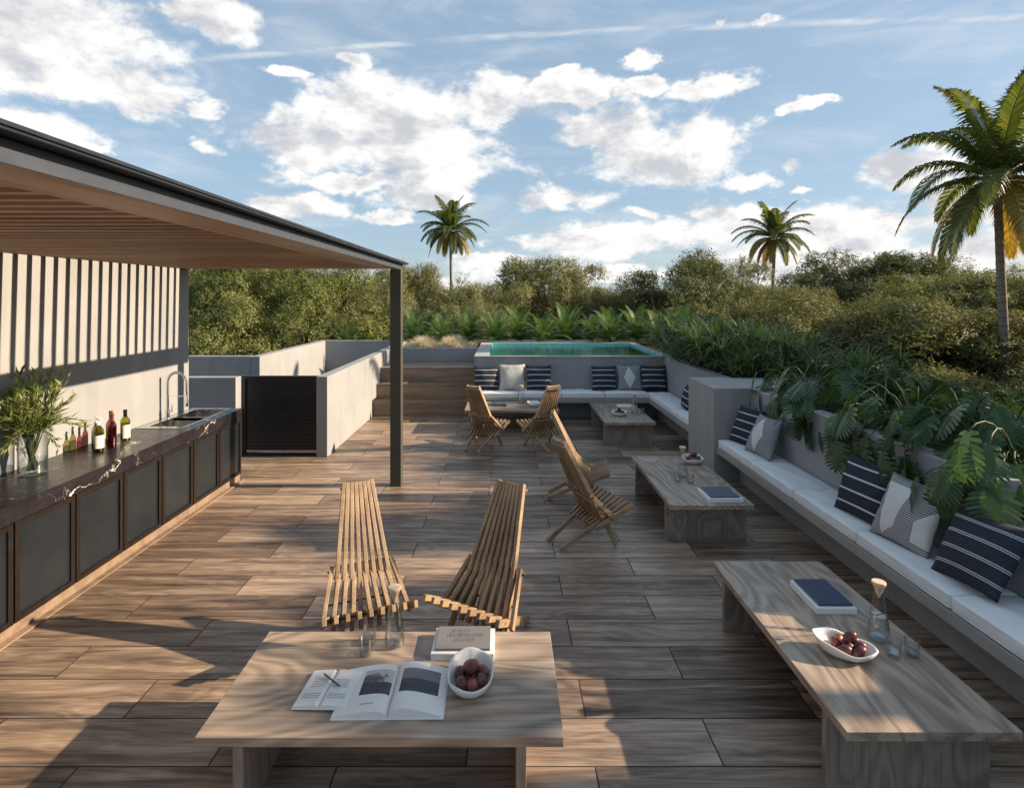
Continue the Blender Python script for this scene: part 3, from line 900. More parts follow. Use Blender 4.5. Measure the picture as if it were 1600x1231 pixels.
# ------------------------------------------------------------------ leaf helper
def leaf_quad(base, d, up, L, W, fold=.0, droop=.0):
    """lanceolate leaf: 2 segments x 2 halves"""
    d = d.normalized(); s = d.cross(up)
    if s.length < 1e-4: s = d.cross(Vector((1, 0, .1)))
    s.normalize(); n = s.cross(d)
    a = base; m_ = base + d * (L * .45) - n * (droop * L * .2); t = base + d * L - n * (droop * L)
    return [a, m_ + s * W / 2 + n * fold * W, t, m_ - s * W / 2 + n * fold * W, m_]


def vase_plant():
    vz = thing('olive_branch_vase', 'clear glass cylinder vase full of olive branches on the kitchen counter', 'vase', (-3.66, 4.36, CT))
    MB().lathe([(.001, .002), (.088, .002), (.094, .01), (.094, .30), (.090, .30), (.090, .018), (.001, .016)], 36).build('glass_body', M_glass, vz, smooth='auto')
    MB().lathe([(.001, .018), (.088, .018), (.088, .12), (.001, .12)], 30).build('water', M_water, vz, smooth='auto')
    r2 = random.Random(3)
    stems = MB(); lv = MB()
    for k in range(52):
        a0 = r2.uniform(0, 6.28); b0 = Vector((.05 * r2.random() * math.cos(a0), .05 * r2.random() * math.sin(a0), .03))
        a1 = a0 + math.pi + r2.uniform(-.9, .9); rr = .075
        m1 = Vector((rr * math.cos(a1) * r2.uniform(.4, 1), rr * math.sin(a1) * r2.uniform(.4, 1), .30))
        out = r2.uniform(.02, .36); hgt = r2.uniform(.42, .86) - out * .35
        if k % 6 == 0: out, hgt = r2.uniform(.26, .36), r2.uniform(.22, .36)
        tip = Vector((m1.x + out * math.cos(a1), m1.y + out * math.sin(a1) * 1.0, hgt))
        if tip.x < -.19: tip.x = -.19 + r2.uniform(0, .03)
        c1 = m1 + (m1 - b0).normalized() * .14
        path = []
        for q in range(5): path.append(b0.lerp(m1, q / 4))
        for q in range(1, 12):
            s_ = q / 11; path.append(m1 * (1 - s_) ** 2 + c1 * 2 * s_ * (1 - s_) + tip * s_ ** 2)
        stems.tube(path, [.0032] * 5 + [.0028 - .0018 * q / 11 for q in range(11)], 5)
        for i in range(5, len(path)):
            d = (path[i] - path[i - 1]).normalized()
            for sgn in range(4):
                t = r2.random(); p = path[i - 1].lerp(path[i], t)
                rv = Vector((r2.uniform(-1, 1), r2.uniform(-1, 1), r2.uniform(-.4, 1)))
                ld = (d * .9 + rv * .75).normalized()
                if p.x + ld.x * .1 < -.215: ld.x = abs(ld.x)
                L = r2.uniform(.055, .105); q = leaf_quad(p, ld, Vector((r2.uniform(-.6, .6), r2.uniform(-.6, .6), 1)), L, L * r2.uniform(.16, .24), .12, r2.uniform(0, .2))
                lv.add(q, [(0, 1, 2, 4), (0, 4, 2, 3)])
    stems.build('stems', M_stem, vz, smooth=True); lv.build('leaves', M_sprig, vz)


vase_plant()

# gate
gt = thing('black_gate', 'black metal gate with horizontal ribs between the low walls', 'gate', (-3.22, 8.05, 0))
gx0, gx1 = -3.760, -2.676
mb = MB(); mb.box(gx0, gx0 + .05, 8.03, 8.10, 0, WT - .003); mb.box(gx1 - .022, gx1, 8.03, 8.10, 0, WT - .003); mb.box(gx0 + .0505, gx1 - .0225, 8.03, 8.10, WT - .045, WT - .004); mb.box(gx0 + .0505, gx1 - .0225, 8.03, 8.10, .004, .04)
rel(mb, gt).build('frame', M_gate, gt, bevel=.003)
mb = MB()
for q in range(19):
    z0 = .075 + q * .0535; mb.box(gx0 + .055, gx1 - .03, 8.06, 8.085 - .0, z0, z0 + .0500)
mb.box(gx0 + .053, gx1 - .028, 8.068, 8.08, .06, WT - .047)
rel(mb, gt).build('ribbed_panel', M_gate, gt, bevel=.004)
mb = MB(); mb.box(gx0 + .055, gx1 - .03, 8.052, 8.06, .056, .070); rel(mb, gt).build('bottom_rail', M_gaterail, gt)

# ------------------------------------------------------------------ tables
TZ = .385


def table_proto():
    t = thing('coffee_table', 'x', 'table', (0, 0, 0), 0, 'low oak coffee tables')
    mb = MB(); mb.box(-.785, .785, -.38, .38, TZ - .042, TZ); mb.build('tabletop', M_table, t, bevel=.003)
    for s in (-1, 1):
        mb = MB(); a, b_ = sorted((s * .625, s * .582)); mb.box(a, b_, -.374, .374, 0, TZ - .0425); mb.build('leg', M_table_leg, t, bevel=.002)
    return t


tp = table_proto(); tp.location = (-.537, 2.77, 0)
tp['label'] = 'nearest low oak table, with the open book and the white bowl on it'
GT = 'low oak coffee tables'
dup(tp, (1.846, 3.205, 0), R(90), 'long oak table in front of the side bench, half sunlit, holding a bowl and carafe', GT)
dup(tp, (1.858, 5.845, 0), R(90), 'oak table beside the two leaning wooden chairs, holding a slate covered book', GT)
dup(tp, (1.868, 9.19, 0), R(90), 'oak table in the far bench corner, left of the long bench', GT)
dup(tp, (.104, 9.70, 0), R(180), 'oak table in front of the far bench behind two wooden chairs', GT)


# ------------------------------------------------------------------ chairs
def chair_proto():
    c = thing('stick_chair', 'x', 'chair', (0, 0, 0), 0, 'folding wooden stick chairs')
    W_, Hh = .0245, .042

    def bk(i, z):   # back stick centre line
        zc, vt, vc = .226, (i - 3.5) * .0275, (i - 3.5) * .055
        u = (.51 - z) / 2.0
        return Vector((u, vc + (z - zc) * (vt - vc) / (.95 - zc), z))

    def stt(j, u):  # seat stick centre line
        return Vector((u, (j / 4.0) * (.272 - (.40 - u) * .19), .152 + .52 * u))
    back = MB(); seat = MB(); lumb = MB()
    for i in range(8):
        if i in (0, 7):
            MB().bar(bk(i, .008), bk(i, .955 + .006), W_, Hh).build('front_leg', M_teak, c, bevel=.002)
        else: back.bar(bk(i, .15), bk(i, .955), W_, Hh)
    for j in range(-4, 5):
        if abs(j) == 3:
            MB().bar(stt(j, -.275), stt(j, .40), W_, Hh).build('rear_leg', M_teak, c, bevel=.002)
        else: seat.bar(stt(j, .04), stt(j, .40), W_, Hh)
    for j in range(-4, 5):
        sg = 1 if j >= 0 else -1
        p0 = stt(j, .24); p0.y += sg * .0255; p0.z -= .045; p0.x -= .01
        p1 = Vector((-.015, j * .0460 + sg * .004, .485))
        if abs(j) == 4: p0.y += sg * .002; p1.y += sg * .004
        lumb.bar(p0, p1, W_, Hh * .92)
    back.build('backrest', M_teak, c, bevel=.002); seat.build('seat', M_teak, c, bevel=.002); lumb.build('lumbar_sticks', M_teak, c, bevel=.002)
    for (zz, n_) in ((.925, 7.0), (.43, 7.4)):
        mb = MB(); pts = []
        a, b_ = bk(0, zz), bk(7, zz)
        w2 = abs(a.y) + .018
        for q in range(141):
            s_ = q / 140; y = -w2 + 2 * w2 * s_
            pts.append((a.x - .028 + .006 * math.cos(s_ * 90), y, zz - .012 + .007 * math.sin(s_ * 90)))
        mb.tube(pts, .005, 5); mb.build('rope', M_rope, c, smooth=True)
    mb = MB()
    mb.tube([bk(0, .30) + Vector((0, -.05, 0)), bk(7, .30) + Vector((0, .05, 0))], .005, 8)
    q0 = stt(-4, .30); q1 = stt(4, .30); mb.tube([q0 - Vector((0, .014, 0)), q1 + Vector((0, .014, 0))], .006, 8)
    for s in (-1, 1):
        mb.tube([Vector((.0, s * .221, .46)), Vector((.0, s * .205, .46))], .007, 8)
    mb.build('rod', M_bronze, c, smooth='auto')
    return c


cp = chair_proto(); cp.location = (-.955, 3.75, 0); cp.rotation_euler = (0, 0, R(-68))
GC = 'folding wooden stick chairs'
cp['label'] = 'wooden stick chair on the left behind the nearest table'
dup(cp, (-.075, 3.75, 0), R(-121), 'wooden stick chair on the right behind the nearest table, its seat turned to the left', GC)
dup(cp, (.685, 5.22, 0), R(26), 'wooden stick chair seen from behind, nearer of the pair by the middle table', GC)
dup(cp, (.75, 6.35, 0), R(-8), 'wooden stick chair farther of the pair by the middle table, partly hidden', GC)
dup(cp, (-.37, 8.43, 0), R(62), 'wooden stick chair on the left in front of the far table', GC)
dup(cp, (.60, 8.43, 0), R(118), 'wooden stick chair on the right in front of the far table', GC)


# ------------------------------------------------------------------ table things
def carafe_proto():
    c = thing('carafe', 'x', 'carafe', (0, 0, 0), 0, 'glass water carafes')
    MB().lathe([(.001, .003), (.046, .003), (.054, .010), (.055, .028), (.050, .07), (.036, .17), (.027, .225), (.025, .265), (.027, .285)], 32).build('glass_body', M_glass, c, smooth='auto')
    MB().lathe([(.001, .008), (.047, .010), (.0515, .028), (.047, .07), (.0405, .128), (.001, .128)], 30).build('water', M_water, c, smooth='auto')
    MB().lathe([(.002, .222), (.018, .262), (.030, .293), (.035, .300), (.035, .309), (.033, .312), (.001, .313)], 28).build('stopper', M_cap, c, smooth='auto')
    return c


def glass_proto():
    c = thing('drinking_glass', 'x', 'glass', (0, 0, 0), 0, 'drinking glasses')
    MB().lathe([(.001, .002), (.029, .002), (.032, .006), (.037, .088), (.0352, .088), (.0308, .012), (.001, .010)], 28).build('glass_body', M_glass, c, smooth='auto')
    MB().lathe([(.001, .011), (.0302, .0125), (.0312, .030), (.001, .030)], 26).build('water', M_water, c, smooth='auto')
    return c


TOP = TZ + .001
ca = carafe_proto(); ca.location = (-.597, 3.03, TOP); ca['label'] = 'glass water carafe with cone stopper on the nearest table'
GA = 'glass water carafes'
dup(ca, (2.044, 3.085, TOP), 0, 'glass water carafe with sunlit wooden stopper on the long side table', GA)
dup(ca, (1.845, 5.87, TOP), 0, 'glass water carafe next to the bowl on the middle table', GA)
dup(ca, (2.08, 9.07, TOP), 0, 'glass water carafe on the corner table far back', GA)
dup(ca, (.28, 9.97, TOP), 0, 'glass water carafe on the far table between the two chairs', GA)
gp = glass_proto(); gp.location = (-.73, 2.945, TOP); gp['label'] = 'front drinking glass of the two on the nearest table'
GG = 'drinking glasses'
for (x, y, lb) in ((-.735, 3.045, 'rear drinking glass of the two on the nearest table'), (2.017, 2.93, 'left drinking glass beside the carafe on the long side table'), (2.118, 2.935, 'right drinking glass beside the carafe on the long side table'),
                   (1.752, 5.73, 'left drinking glass on the middle table'), (1.862, 5.68, 'right drinking glass on the middle table'), (2.20, 9.07, 'drinking glass on the corner table far back'),
                   (.39, 9.93, 'drinking glass on the far table near the bowl')):
    dup(gp, (x, y, TOP), random.uniform(0, 3), lb, GG)


def bowl(name, label, loc, rz, rx, ry, h0, h1, wob=.04, seg=120, ribs=56):
    """oval handmade bowl; its +Y end rises to h0+h1"""
    mb = MB(); rows = []
    prof = [(.0, .0), (.45, .0), (.62, .06), (.80, .30), (.93, .66), (1.0, 1.0), (.985, 1.03), (.93, 1.0), (.86, .68), (.74, .36), (.55, .16), (.0, .13)]
    v = []; f = []
    for pi, (pr, pz) in enumerate(prof):
        for k in range(seg):
            a = 2 * math.pi * k / seg
            hh = h0 + h1 * (max(0, math.sin(a)) ** 1.3) + .006 * math.sin(3 * a + 1) + .004 * math.sin(5 * a)
            rr = pr * (1 + .05 * abs(math.sin(2 * a)) + wob * .6 * math.sin(2 * a + .6) + wob * .4 * math.sin(3 * a)) * (1 + (.010 * math.cos(ribs * a) if .5 < pr else 0))
            flare = 1 + .06 * pz * max(0, math.sin(a))
            v.append((rx * rr * math.cos(a), ry * rr * flare * math.sin(a), hh * pz + .0005))
    for i in range(len(prof) - 1):
        for k in range(seg):
            k2 = (k + 1) % seg; f.append((i * seg + k, i * seg + k2, (i + 1) * seg + k2, (i + 1) * seg + k))
    mb.add(v, f)
    o = mb.build(name, M_ceramic, smooth=True)
    o.location = loc; o.rotation_euler = (0, 0, rz)
    return tag(o, label, 'bowl', 'white fruit bowls')


def m_fruit(name, c1, c2):
    m, t, b = mat(name); v = ocoord(t)
    n1_ = t.noise(v, 14, 5, .6); n2_ = t.noise(v, 60, 3, .6)
    f = t.math('ADD', t.math('MULTIPLY', n1_, .7), t.math('MULTIPLY', n2_, .3))
    t.put(b.inputs['Base Color'], t.ramp(f, [(.35, c1), (.65, c2)])); b.inputs['Roughness'].default_value = .38
    return m


M_fruit = m_fruit('fruit_plum', (.055, .018, .022), (.14, .040, .036))
M_fruit2 = m_fruit('fruit_red', (.13, .030, .022), (.26, .075, .045))


def fruit_mesh(mt, sx, sy, sz, nm):
    bm = bmesh.new(); bmesh.ops.create_uvsphere(bm, u_segments=20, v_segments=12, radius=1)
    for v in bm.verts:
        k = 1 + .05 * v.co.z
        if v.co.z > .9: k *= .97
        v.co = Vector((v.co.x * sx * k, v.co.y * sy * k, v.co.z * sz))
    me = bpy.data.meshes.new(nm); bm.to_mesh(me); bm.free(); me.materials.append(mt)
    me.polygons.foreach_set('use_smooth', [True] * len(me.polygons)); return me


FM = [fruit_mesh(M_fruit, .027, .027, .042, 'fruit'), fruit_mesh(M_fruit2, .026, .026, .037, 'fruit'), fruit_mesh(M_fruit, .025, .026, .038, 'fruit')]


def fruits(loc, rz, spots, label, group, sc=1.0):
    rr = random.Random(int(loc[0] * 100) + 5)
    for i, (x, y, z, yaw, tilt) in enumerate(spots):
        o = bpy.data.objects.new('fruit', FM[i % 3]); COL.objects.link(o)
        c, s = math.cos(rz), math.sin(rz)
        o.location = (loc[0] + x * c - y * s, loc[1] + x * s + y * c, loc[2] + z)
        o.rotation_euler = (R(tilt), 0, R(yaw) + rz); o.scale = (sc, sc, sc)
        tag(o, label, 'fruit', group)


spots = [(-.038, -.060, .052, 20, 62), (.012, -.072, .052, -5, 50), (.052, -.042, .056, -25, 62), (-.050, .012, .052, 10, 75), (.05, .025, .052, 60, 80), (0, -.010, .048, 0, 90), (.002, -.022, .100, 15, 55), (.0, .050, .062, 80, 80)]
NB = (-.168, 2.71, TOP)
bowl('fruit_bowl', 'white ribbed oval bowl of dark fruit on the nearest table', NB, 0, .108, .146, .066, .022)
fruits(NB, 0, spots, 'dark plum coloured fruit in the ribbed bowl on the nearest table', 'fruit in the near bowl', 1.14)
RB = (1.775, 2.945, TOP)
bowl('fruit_bowl', 'white organic bowl of red fruit standing in the sun on the long side table', RB, R(68), .098, .145, .056, .034, .02)
fruits(RB, R(68), [(x * .95, y * .95, z - .004, a, t) for x, y, z, a, t in spots], 'reddish fruit in the sunlit bowl on the long side table', 'fruit in the sunlit bowl', .92)
MBW = (2.115, 6.36, TOP)
bowl('fruit_bowl', 'round white bowl of fruit at the far end of the middle table', MBW, R(20), .115, .115, .06, .012)
fruits(MBW, R(20), [(x, y * .7, z, a, t) for x, y, z, a, t in spots], 'dark fruit in the bowl on the middle table', 'fruit in the middle bowl', .95)
FB = (1.80, 8.92, TOP)
bowl('fruit_bowl', 'white bowl of fruit on the corner table far back', FB, R(-30), .12, .12, .06, .012)
fruits(FB, R(-30), [(x, y * .7, z, a, t) for x, y, z, a, t in spots], 'dark fruit in the bowl on the corner table', 'fruit in the corner bowl', 1.0)
bowl('fruit_bowl', 'empty looking white bowl on the far table, right of its carafe', (.49, 9.66, TOP), R(50), .115, .12, .065, .015)


def book(name, label, x, y, z, w_, d_, h_, cover, rz=0.0, group='closed books on the tables', inset=.004):
    b_ = thing(name, label, 'book', (x, y, z), rz, group)
    mb = MB(); mb.box(-w_ / 2, w_ / 2, -d_ / 2, d_ / 2, 0, .003); mb.box(-w_ / 2, w_ / 2, -d_ / 2, d_ / 2, h_ - .003, h_); mb.box(-w_ / 2, w_ / 2, -d_ / 2, -d_ / 2 + .003, .0031, h_ - .0031)
    mb.build('cover', cover, b_, bevel=.0012)
    mb = MB(); mb.box(-w_ / 2 + inset, w_ / 2 - inset, -d_ / 2 + .0032, d_ / 2 - inset, .0032, h_ - .0032); mb.build('page_block', M_paper, b_)
    return b_


def text(body, size, parent, loc, rot, mtl, name='lettering', ext=.0002):
    cu = bpy.data.curves.new(name, 'FONT'); cu.body = body; cu.size = size; cu.extrude = ext; cu.align_x = 'CENTER'; cu.align_y = 'CENTER'
    cu.materials.append(mtl)
    tmp = bpy.data.objects.new(name, cu); COL.objects.link(tmp)
    me = bpy.data.meshes.new_from_object(tmp.evaluated_get(bpy.context.evaluated_depsgraph_get()))
    bpy.data.objects.remove(tmp); bpy.data.curves.remove(cu)
    if not me.materials: me.materials.append(mtl)
    o = bpy.data.objects.new(name, me); COL.objects.link(o); o.parent = parent; o.location = loc; o.rotation_euler = rot
    return o


b1 = book('book', 'thick white book under the grey book on the nearest table', -.222, 3.005, TOP, .325, .225, .036, M_white, R(-.5))
text('A  EVEREI  DESIGN', .016, b1, (-.03, -.1129, .018), (R(90), 0, 0), M_ink_text, 'spine_lettering')
b2 = book('book', 'grey cloth book with tall dark lettering lying on the white book', -.224, 3.015, TOP + .0365, .285, .200, .013, M_greycover, R(.6))
rr = random.Random(2)
mb = MB()
for row, (yy, x0, x1, hh) in enumerate(((.055, -.065, .03, .028), (.015, -.09, .10, .034), (-.028, -.05, .055, .03))):
    x = x0
    while x < x1:
        mb.box(x, x + .0022, yy - hh / 2, yy + hh / 2, .0131, .0134)
        if rr.random() < .35: mb.box(x + .0023, x + .008, yy + hh / 2 - .003, yy + hh / 2, .0131, .0134)
        x += rr.choice((.007, .0095, .012))
mb.build('cover_lettering', M_ink_dark, b2)
book('book', 'thick white book under the dark blue book on the long side table', 1.955, 3.485, TOP, .235, .335, .034, M_white, R(-1))
b4 = book('book', 'dark blue cloth book lying on a white book on the long side table', 1.962, 3.492, TOP + .0345, .200, .300, .012, M_bluecover, R(-.5))
mb = MB()
for row in range(5):
    for q in range(6): mb.box(-.06 + q * .022, -.047 + q * .022, .06 - row * .025, .0625 - row * .025, .0121, .0123)
mb.build('cover_lettering', M_slatecover, b4)
book('book', 'white book under the slate blue book on the middle table', 2.005, 5.275, TOP, .32, .30, .034, M_white, R(1))
book('book', 'slate blue book on top of the white book on the middle table', 2.01, 5.285, TOP + .0345, .27, .265, .012, M_slatecover, R(1))
book('book', 'thin white book lying on the corner table far back', 2.03, 9.62, TOP, .24, .22, .025, M_white)
book('book', 'white book with a slate cover lying on the far table between the chairs', -.12, 9.80, TOP, .27, .24, .028, M_slatecover)


# open books: pages arch up from the spine
def open_book(name, label, loc, rz, hw, dp, archl, archr, pics, tilt=0.0, thick=.010, bend=.22):
    b_ = thing(name, label, 'book', loc, rz, 'open books on the nearest table')
    b_.rotation_euler = (0, tilt, rz)
    mb = MB(); mb.box(-hw - .006, -.004, -dp / 2 - .006, dp / 2 + .006, 0, .0028); mb.box(.004, hw + .006, -dp / 2 - .006, dp / 2 + .006, 0, .0028); mb.box(-.0039, .0039, -dp / 2 - .006, dp / 2 + .006, 0, .0024)
    mb.build('cover', M_white, b_, bevel=.001)
    nx, ny = 40, 40
    for s, arch in ((-1, archl), (1, archr)):
        def hz(t, v=0):   # height over width, t from spine
            return .0035 + thick * min(1, t / .10) ** .6 * (1 - .35 * t) + arch * math.sin(math.pi * min(1, t ** .55)) ** 1.0
        mb = MB(); v = []; f = []; mi = []
        for j in range(ny + 1):
            for i in range(nx + 1):
                t = i / nx; v.append((s * (.001 + t * hw * (1 - .25 * arch)), -dp / 2 + dp * j / ny, hz(t)))
        for j in range(ny):
            for i in range(nx):
                a = j * (nx + 1) + i; q = (a, a + 1, a + nx + 2, a + nx + 1)
                f.append(q if s > 0 else q[::-1])
                uu, vv = (i + .5) / nx, (j + .5) / ny
                m_ = 0
                for (ps, u0, u1, v0, v1, idx) in pics:
                    if ps == s and u0 <= uu <= u1 and v0 <= vv <= v1: m_ = idx
                mi.append(m_)
        # page block under the sheet: front, back and outer edge
        k0 = len(v)
        for j in (0, ny):
            for i in range(nx + 1): t = i / nx; v.append((s * (.001 + t * hw * (1 - .25 * arch)), -dp / 2 + dp * j / ny, .0029))
        for i in range(nx):
            f.append((i, i + 1, k0 + i + 1, k0 + i)); mi.append(0)
            a = ny * (nx + 1); f.append((a + i, a + i + 1, k0 + nx + 1 + i + 1, k0 + nx + 1 + i)); mi.append(0)
        f.append((nx, ny * (nx + 1) + nx, k0 + nx + 1 + nx, k0 + nx)); mi.append(0)
        mb.V = v; mb.F = f; mb.MI = mi; mb.UV = [None] * len(f)
        mb.build('page', [M_paper, M_ink_dark, M_ink_mid, M_ink_text, M_mist], b_, smooth='auto', angle=50)
    return b_


def m_mist():
    m, t, b = mat('print_misty_tree')
    v = t.new('ShaderNodeTexCoord').outputs['Object']
    x, y, _ = t.sep(v)
    d = t.vm('LENGTH', t.vm('MULTIPLY_ADD', v, (14, 30, 0), (1.75, -1.75, 0)))
    n_ = t.noise(v, 45, 4, .65)
    f = t.smooth(t.math('ADD', d, t.math('MULTIPLY', t.math('SUBTRACT', n_, .5), 2.4)), .7, 1.2)
    t.put(b.inputs['Base Color'], t.mix(f, (.09, .085, .085), (.47, .455, .44)))
    return m


M_mist = m_mist()
pics = [(1, .12, .88, .62, .86, 2), (1, .12, .88, .36, .62, 1), (-1, .06, .62, .60, .88, 4), (-1, .06, .62, .34, .60, 1), (-1, .30, .56, .12, .135, 3), (-1, .30, .56, .155, .17, 3), (-1, .30, .56, .19, .205, 3)]
open_book('open_book', 'large open picture book with grey landscape photographs on the nearest table', (-.528, 2.655, TOP), R(.8), .245, .325, .022, .034, pics)
pics2 = [(s, .15, .85, .2 + .05 * k, .215 + .05 * k, 3) for s in (-1, 1) for k in range(3)] + [(s, .15, .75, .5 + .05 * k, .515 + .05 * k, 3) for s in (-1, 1) for k in range(5)]
nb = open_book('notebook', 'small open notebook with a pen on it, overlapping the picture book', (-.838, 2.665, TOP + .008), R(-4), .118, .245, .003, .003, pics2, R(-2.5), .012)
pen = MB().tube([(-.07, .02, 0), (-.055, .016, 0), (.055, -.016, 0), (.07, -.02, 0)], [.0012, .0042, .0042, .003], 10).build('pen', M_pen, smooth='auto')
pen.location = (-.835, 2.70, TOP + .0345); pen.rotation_euler = (0, R(-2), R(-26)); tag(pen, 'dark slim pen lying across the open notebook', 'pen')

# ------------------------------------------------------------------ PLANTS
def monstera_leaf(L, Wd, droop, r2):
    """local: base at origin, tip +X, up +Z; deep side lobes"""
    v = []; f = []
    nF = 10

    def zz(x, y): return -droop * (x / L) ** 2 * L - .17 * abs(y) ** 1.5 / math.sqrt(Wd) + .12 * abs(y) * (1 if abs(y) < .05 else .4)

    def hw(t): return Wd * (math.sin(math.pi * min(1, (t * .92 + .10))) ** .75)
    for s in (-1, 1):
        mid = []; inn = []
        for k in range(nF + 1):
            t = k / nF; x = L * t; mid.append((x, 0)); wi = hw(t) * .30 if k < nF else 0
            inn.append((x + wi * .25 - (.06 * L if k == 0 else 0), s * wi))
        o = len(v)
        for (x, y) in mid: v.append((x, y, zz(x, y) - .004))
        for (x, y) in inn: v.append((x, y, zz(max(0, x), y)))
        for k in range(nF):
            q = (o + k, o + k + 1, o + nF + 1 + k + 1, o + nF + 1 + k); f.append(q if s > 0 else q[::-1])
        for k in range(nF):
            a, b_ = inn[k], inn[k + 1]
            t0, t1 = k / nF, (k + 1) / nF; tm = (t0 + t1) / 2
            w_ = hw(tm); fw = (.20 + .55 * tm) if k > 1 else (-.35, .0)[k]
            ox, oy = L * tm + w_ * fw * .55, s * w_
            gap = .11 + .06 * r2.random()
            ax, ay = a[0] + (b_[0] - a[0]) * gap * .4, a[1] + (b_[1] - a[1]) * gap * .4; bx, by = b_[0] - (b_[0] - a[0]) * gap * .4, b_[1] - (b_[1] - a[1]) * gap * .4
            o = len(v); rows = [(ax, ay, bx, by)]
            mx_, my_ = (ax + bx) / 2, (ay + by) / 2; wd = L / nF * (1 - gap) * .98
            for q, ws in ((.35, 1.10), (.65, 1.16), (.88, .95), (1.0, .42)):
                cx_, cy_ = mx_ + (ox - mx_) * q + L * .05 * q * q, my_ + (oy - my_) * q
                rows.append((cx_ - wd * ws / 2, cy_ - s * wd * ws * .1, cx_ + wd * ws / 2, cy_ + s * wd * ws * .1))
            for (x0, y0, x1, y1) in rows:
                v.append((x0, y0, zz(max(0, x0), y0))); v.append((x1, y1, zz(max(0, x1), y1)))
            for q in range(4):
                qd = (o + 2 * q, o + 2 * q + 1, o + 2 * q + 3, o + 2 * q + 2); f.append(qd if s > 0 else qd[::-1])
    return v, f


def monstera_plant_meshes(seed, n=36, spread=.62, lsz=(.20, .30), over=-1):
    r2 = random.Random(seed); lv = MB(); sm = MB()
    for k in range(n):
        a = r2.uniform(0, 6.283)
        if k < n * .5: a = math.pi + r2.uniform(-1.0, 1.0)        # half of the leaves lean out over the wall
        hgt = r2.uniform(.10, .52); out = r2.uniform(.18, spread) * (1.05 if abs(a - math.pi) < 1.0 else .9)
        if abs(a - math.pi) < 1.0 and r2.random() < .62: hgt = r2.uniform(-.02, .20); out = r2.uniform(.42, .62)
        tip = Vector((out * math.cos(a), out * math.sin(a) * 1.1, hgt))
        base = Vector((r2.uniform(-.06, .06), r2.uniform(-.1, .1), 0))
        ctl = Vector((tip.x * .45, tip.y * .45, max(hgt, .1) + r2.uniform(.12, .28)))
        path = [base * (1 - t) ** 2 + ctl * 2 * t * (1 - t) + tip * t * t for t in np.linspace(0, 1, 8)]
        sm.tube(path, [.008 - .004 * q / 7 for q in range(8)], 5)
        L = r2.uniform(*lsz); v, f = monstera_leaf(L, L * r2.uniform(.52, .60), r2.uniform(.10, .35), r2)
        pit = R(r2.uniform(28, 62)); pit = R(r2.uniform(60, 88)) if hgt < .20 else pit
        M_ = Matrix.Translation(tip) @ Matrix.Rotation(a + r2.uniform(-.5, .5), 4, 'Z') @ Matrix.Rotation(pit, 4, 'Y') @ Matrix.Rotation(r2.uniform(-.5, .5), 4, 'X')
        lv.add([M_ @ Vector(q) for q in v], f)
    return lv, sm


def monstera(seed):
    p = thing('monstera_plant', 'x', 'plant', (0, 0, 0), 0, 'monstera plants in the raised planter')
    lv, sm = monstera_plant_meshes(seed)
    lv.build('leaves', M_monstera, p); sm.build('stems', M_stem, p, smooth=True)
    return p


mp = [monstera(s) for s in (5, 9, 14, 21, 33)]
ML = ['monstera at the near end of the planter, hanging low over the double striped pillow', 'monstera above the finely striped pillow on the side bench', 'monstera above the large navy single striped pillow', 'monstera over the empty stretch of the side bench, nearer half',
      'monstera over the empty stretch of the side bench, farther half', 'monstera just on the near side of the pillar, above the grey patched pillow']
for k, y in enumerate((3.85, 4.30, 4.75, 5.25, 5.80, 6.45)):
    src = mp[k % 5]; sc = (1.02, 1.0, .98, 1.0, .96, .92)[k]
    loc = (3.46 + .05 * (k % 2), y, .97); rz = R((0, 12, -10, 8, -14, 5)[k])
    if k < 5: src.location = loc; src.rotation_euler = (0, 0, rz); src.scale = (sc,) * 3; src['label'] = ML[k]
    else: dup(src, loc, rz, ML[k], 'monstera plants in the raised planter', (sc,) * 3)


# second, taller row at the outer side of the planter
M2 = ['tall monstera in the outer planter row nearest the camera', 'tall monstera in the second place of the outer planter row', 'tall monstera at the end of the outer planter row by the pillar']
for k, y in enumerate((4.5, 5.4, 6.2)):
    dup(mp[(k + 3) % 5], (3.98, y, 1.0), R((160, 120, 200)[k]), M2[k], 'monstera plants in the raised planter', (.95,) * 3)


def strap_rosette(mb, base, r2, n, L, W, drp=.9):
    for k in range(n):
        a = r2.uniform(0, 6.283); e = r2.uniform(.1, 1.25); l = L * r2.uniform(.7, 1.1); w_ = W * r2.uniform(.8, 1.2)
        d = Vector((math.cos(a) * math.cos(e), math.sin(a) * math.cos(e), math.sin(e))); s = Vector((-math.sin(a), math.cos(a), 0))
        v = []; p = Vector(base)
        for q in range(5):
            t = q / 4; ww = w_ * (.35 + 1.3 * t * (1 - t) * 2) * (1 - t ** 4)
            v += [p - s * ww / 2, p + s * ww / 2]; p = p + d * (l / 4); d = (d - Vector((0, 0, drp * .28))).normalized()
        mb.add(v, [(2 * q, 2 * q + 1, 2 * q + 3, 2 * q + 2) for q in range(4)])


def strap_plant(name, seed, heads, h, sp, n, L, W, mtl=None):
    r2 = random.Random(seed)
    p = thing(name, 'x', 'plant'); lv = MB(); sm = MB()
    for k in range(heads):
        a = r2.uniform(0, 6.283); rr_ = sp * math.sqrt(r2.random()); t = Vector((rr_ * math.cos(a), rr_ * math.sin(a), h * r2.uniform(.25, 1.0)))
        sm.tube([(t.x * .3, t.y * .3, 0), (t.x * .75, t.y * .75, t.z * .6), t], [.014, .011, .008], 6)
        strap_rosette(lv, t, r2, n, L, W, 1.25 if seed == 3 else .9)
    lv.build('leaves', mtl or M_strap, p); sm.build('stems', M_bark, p, smooth=True)
    return p


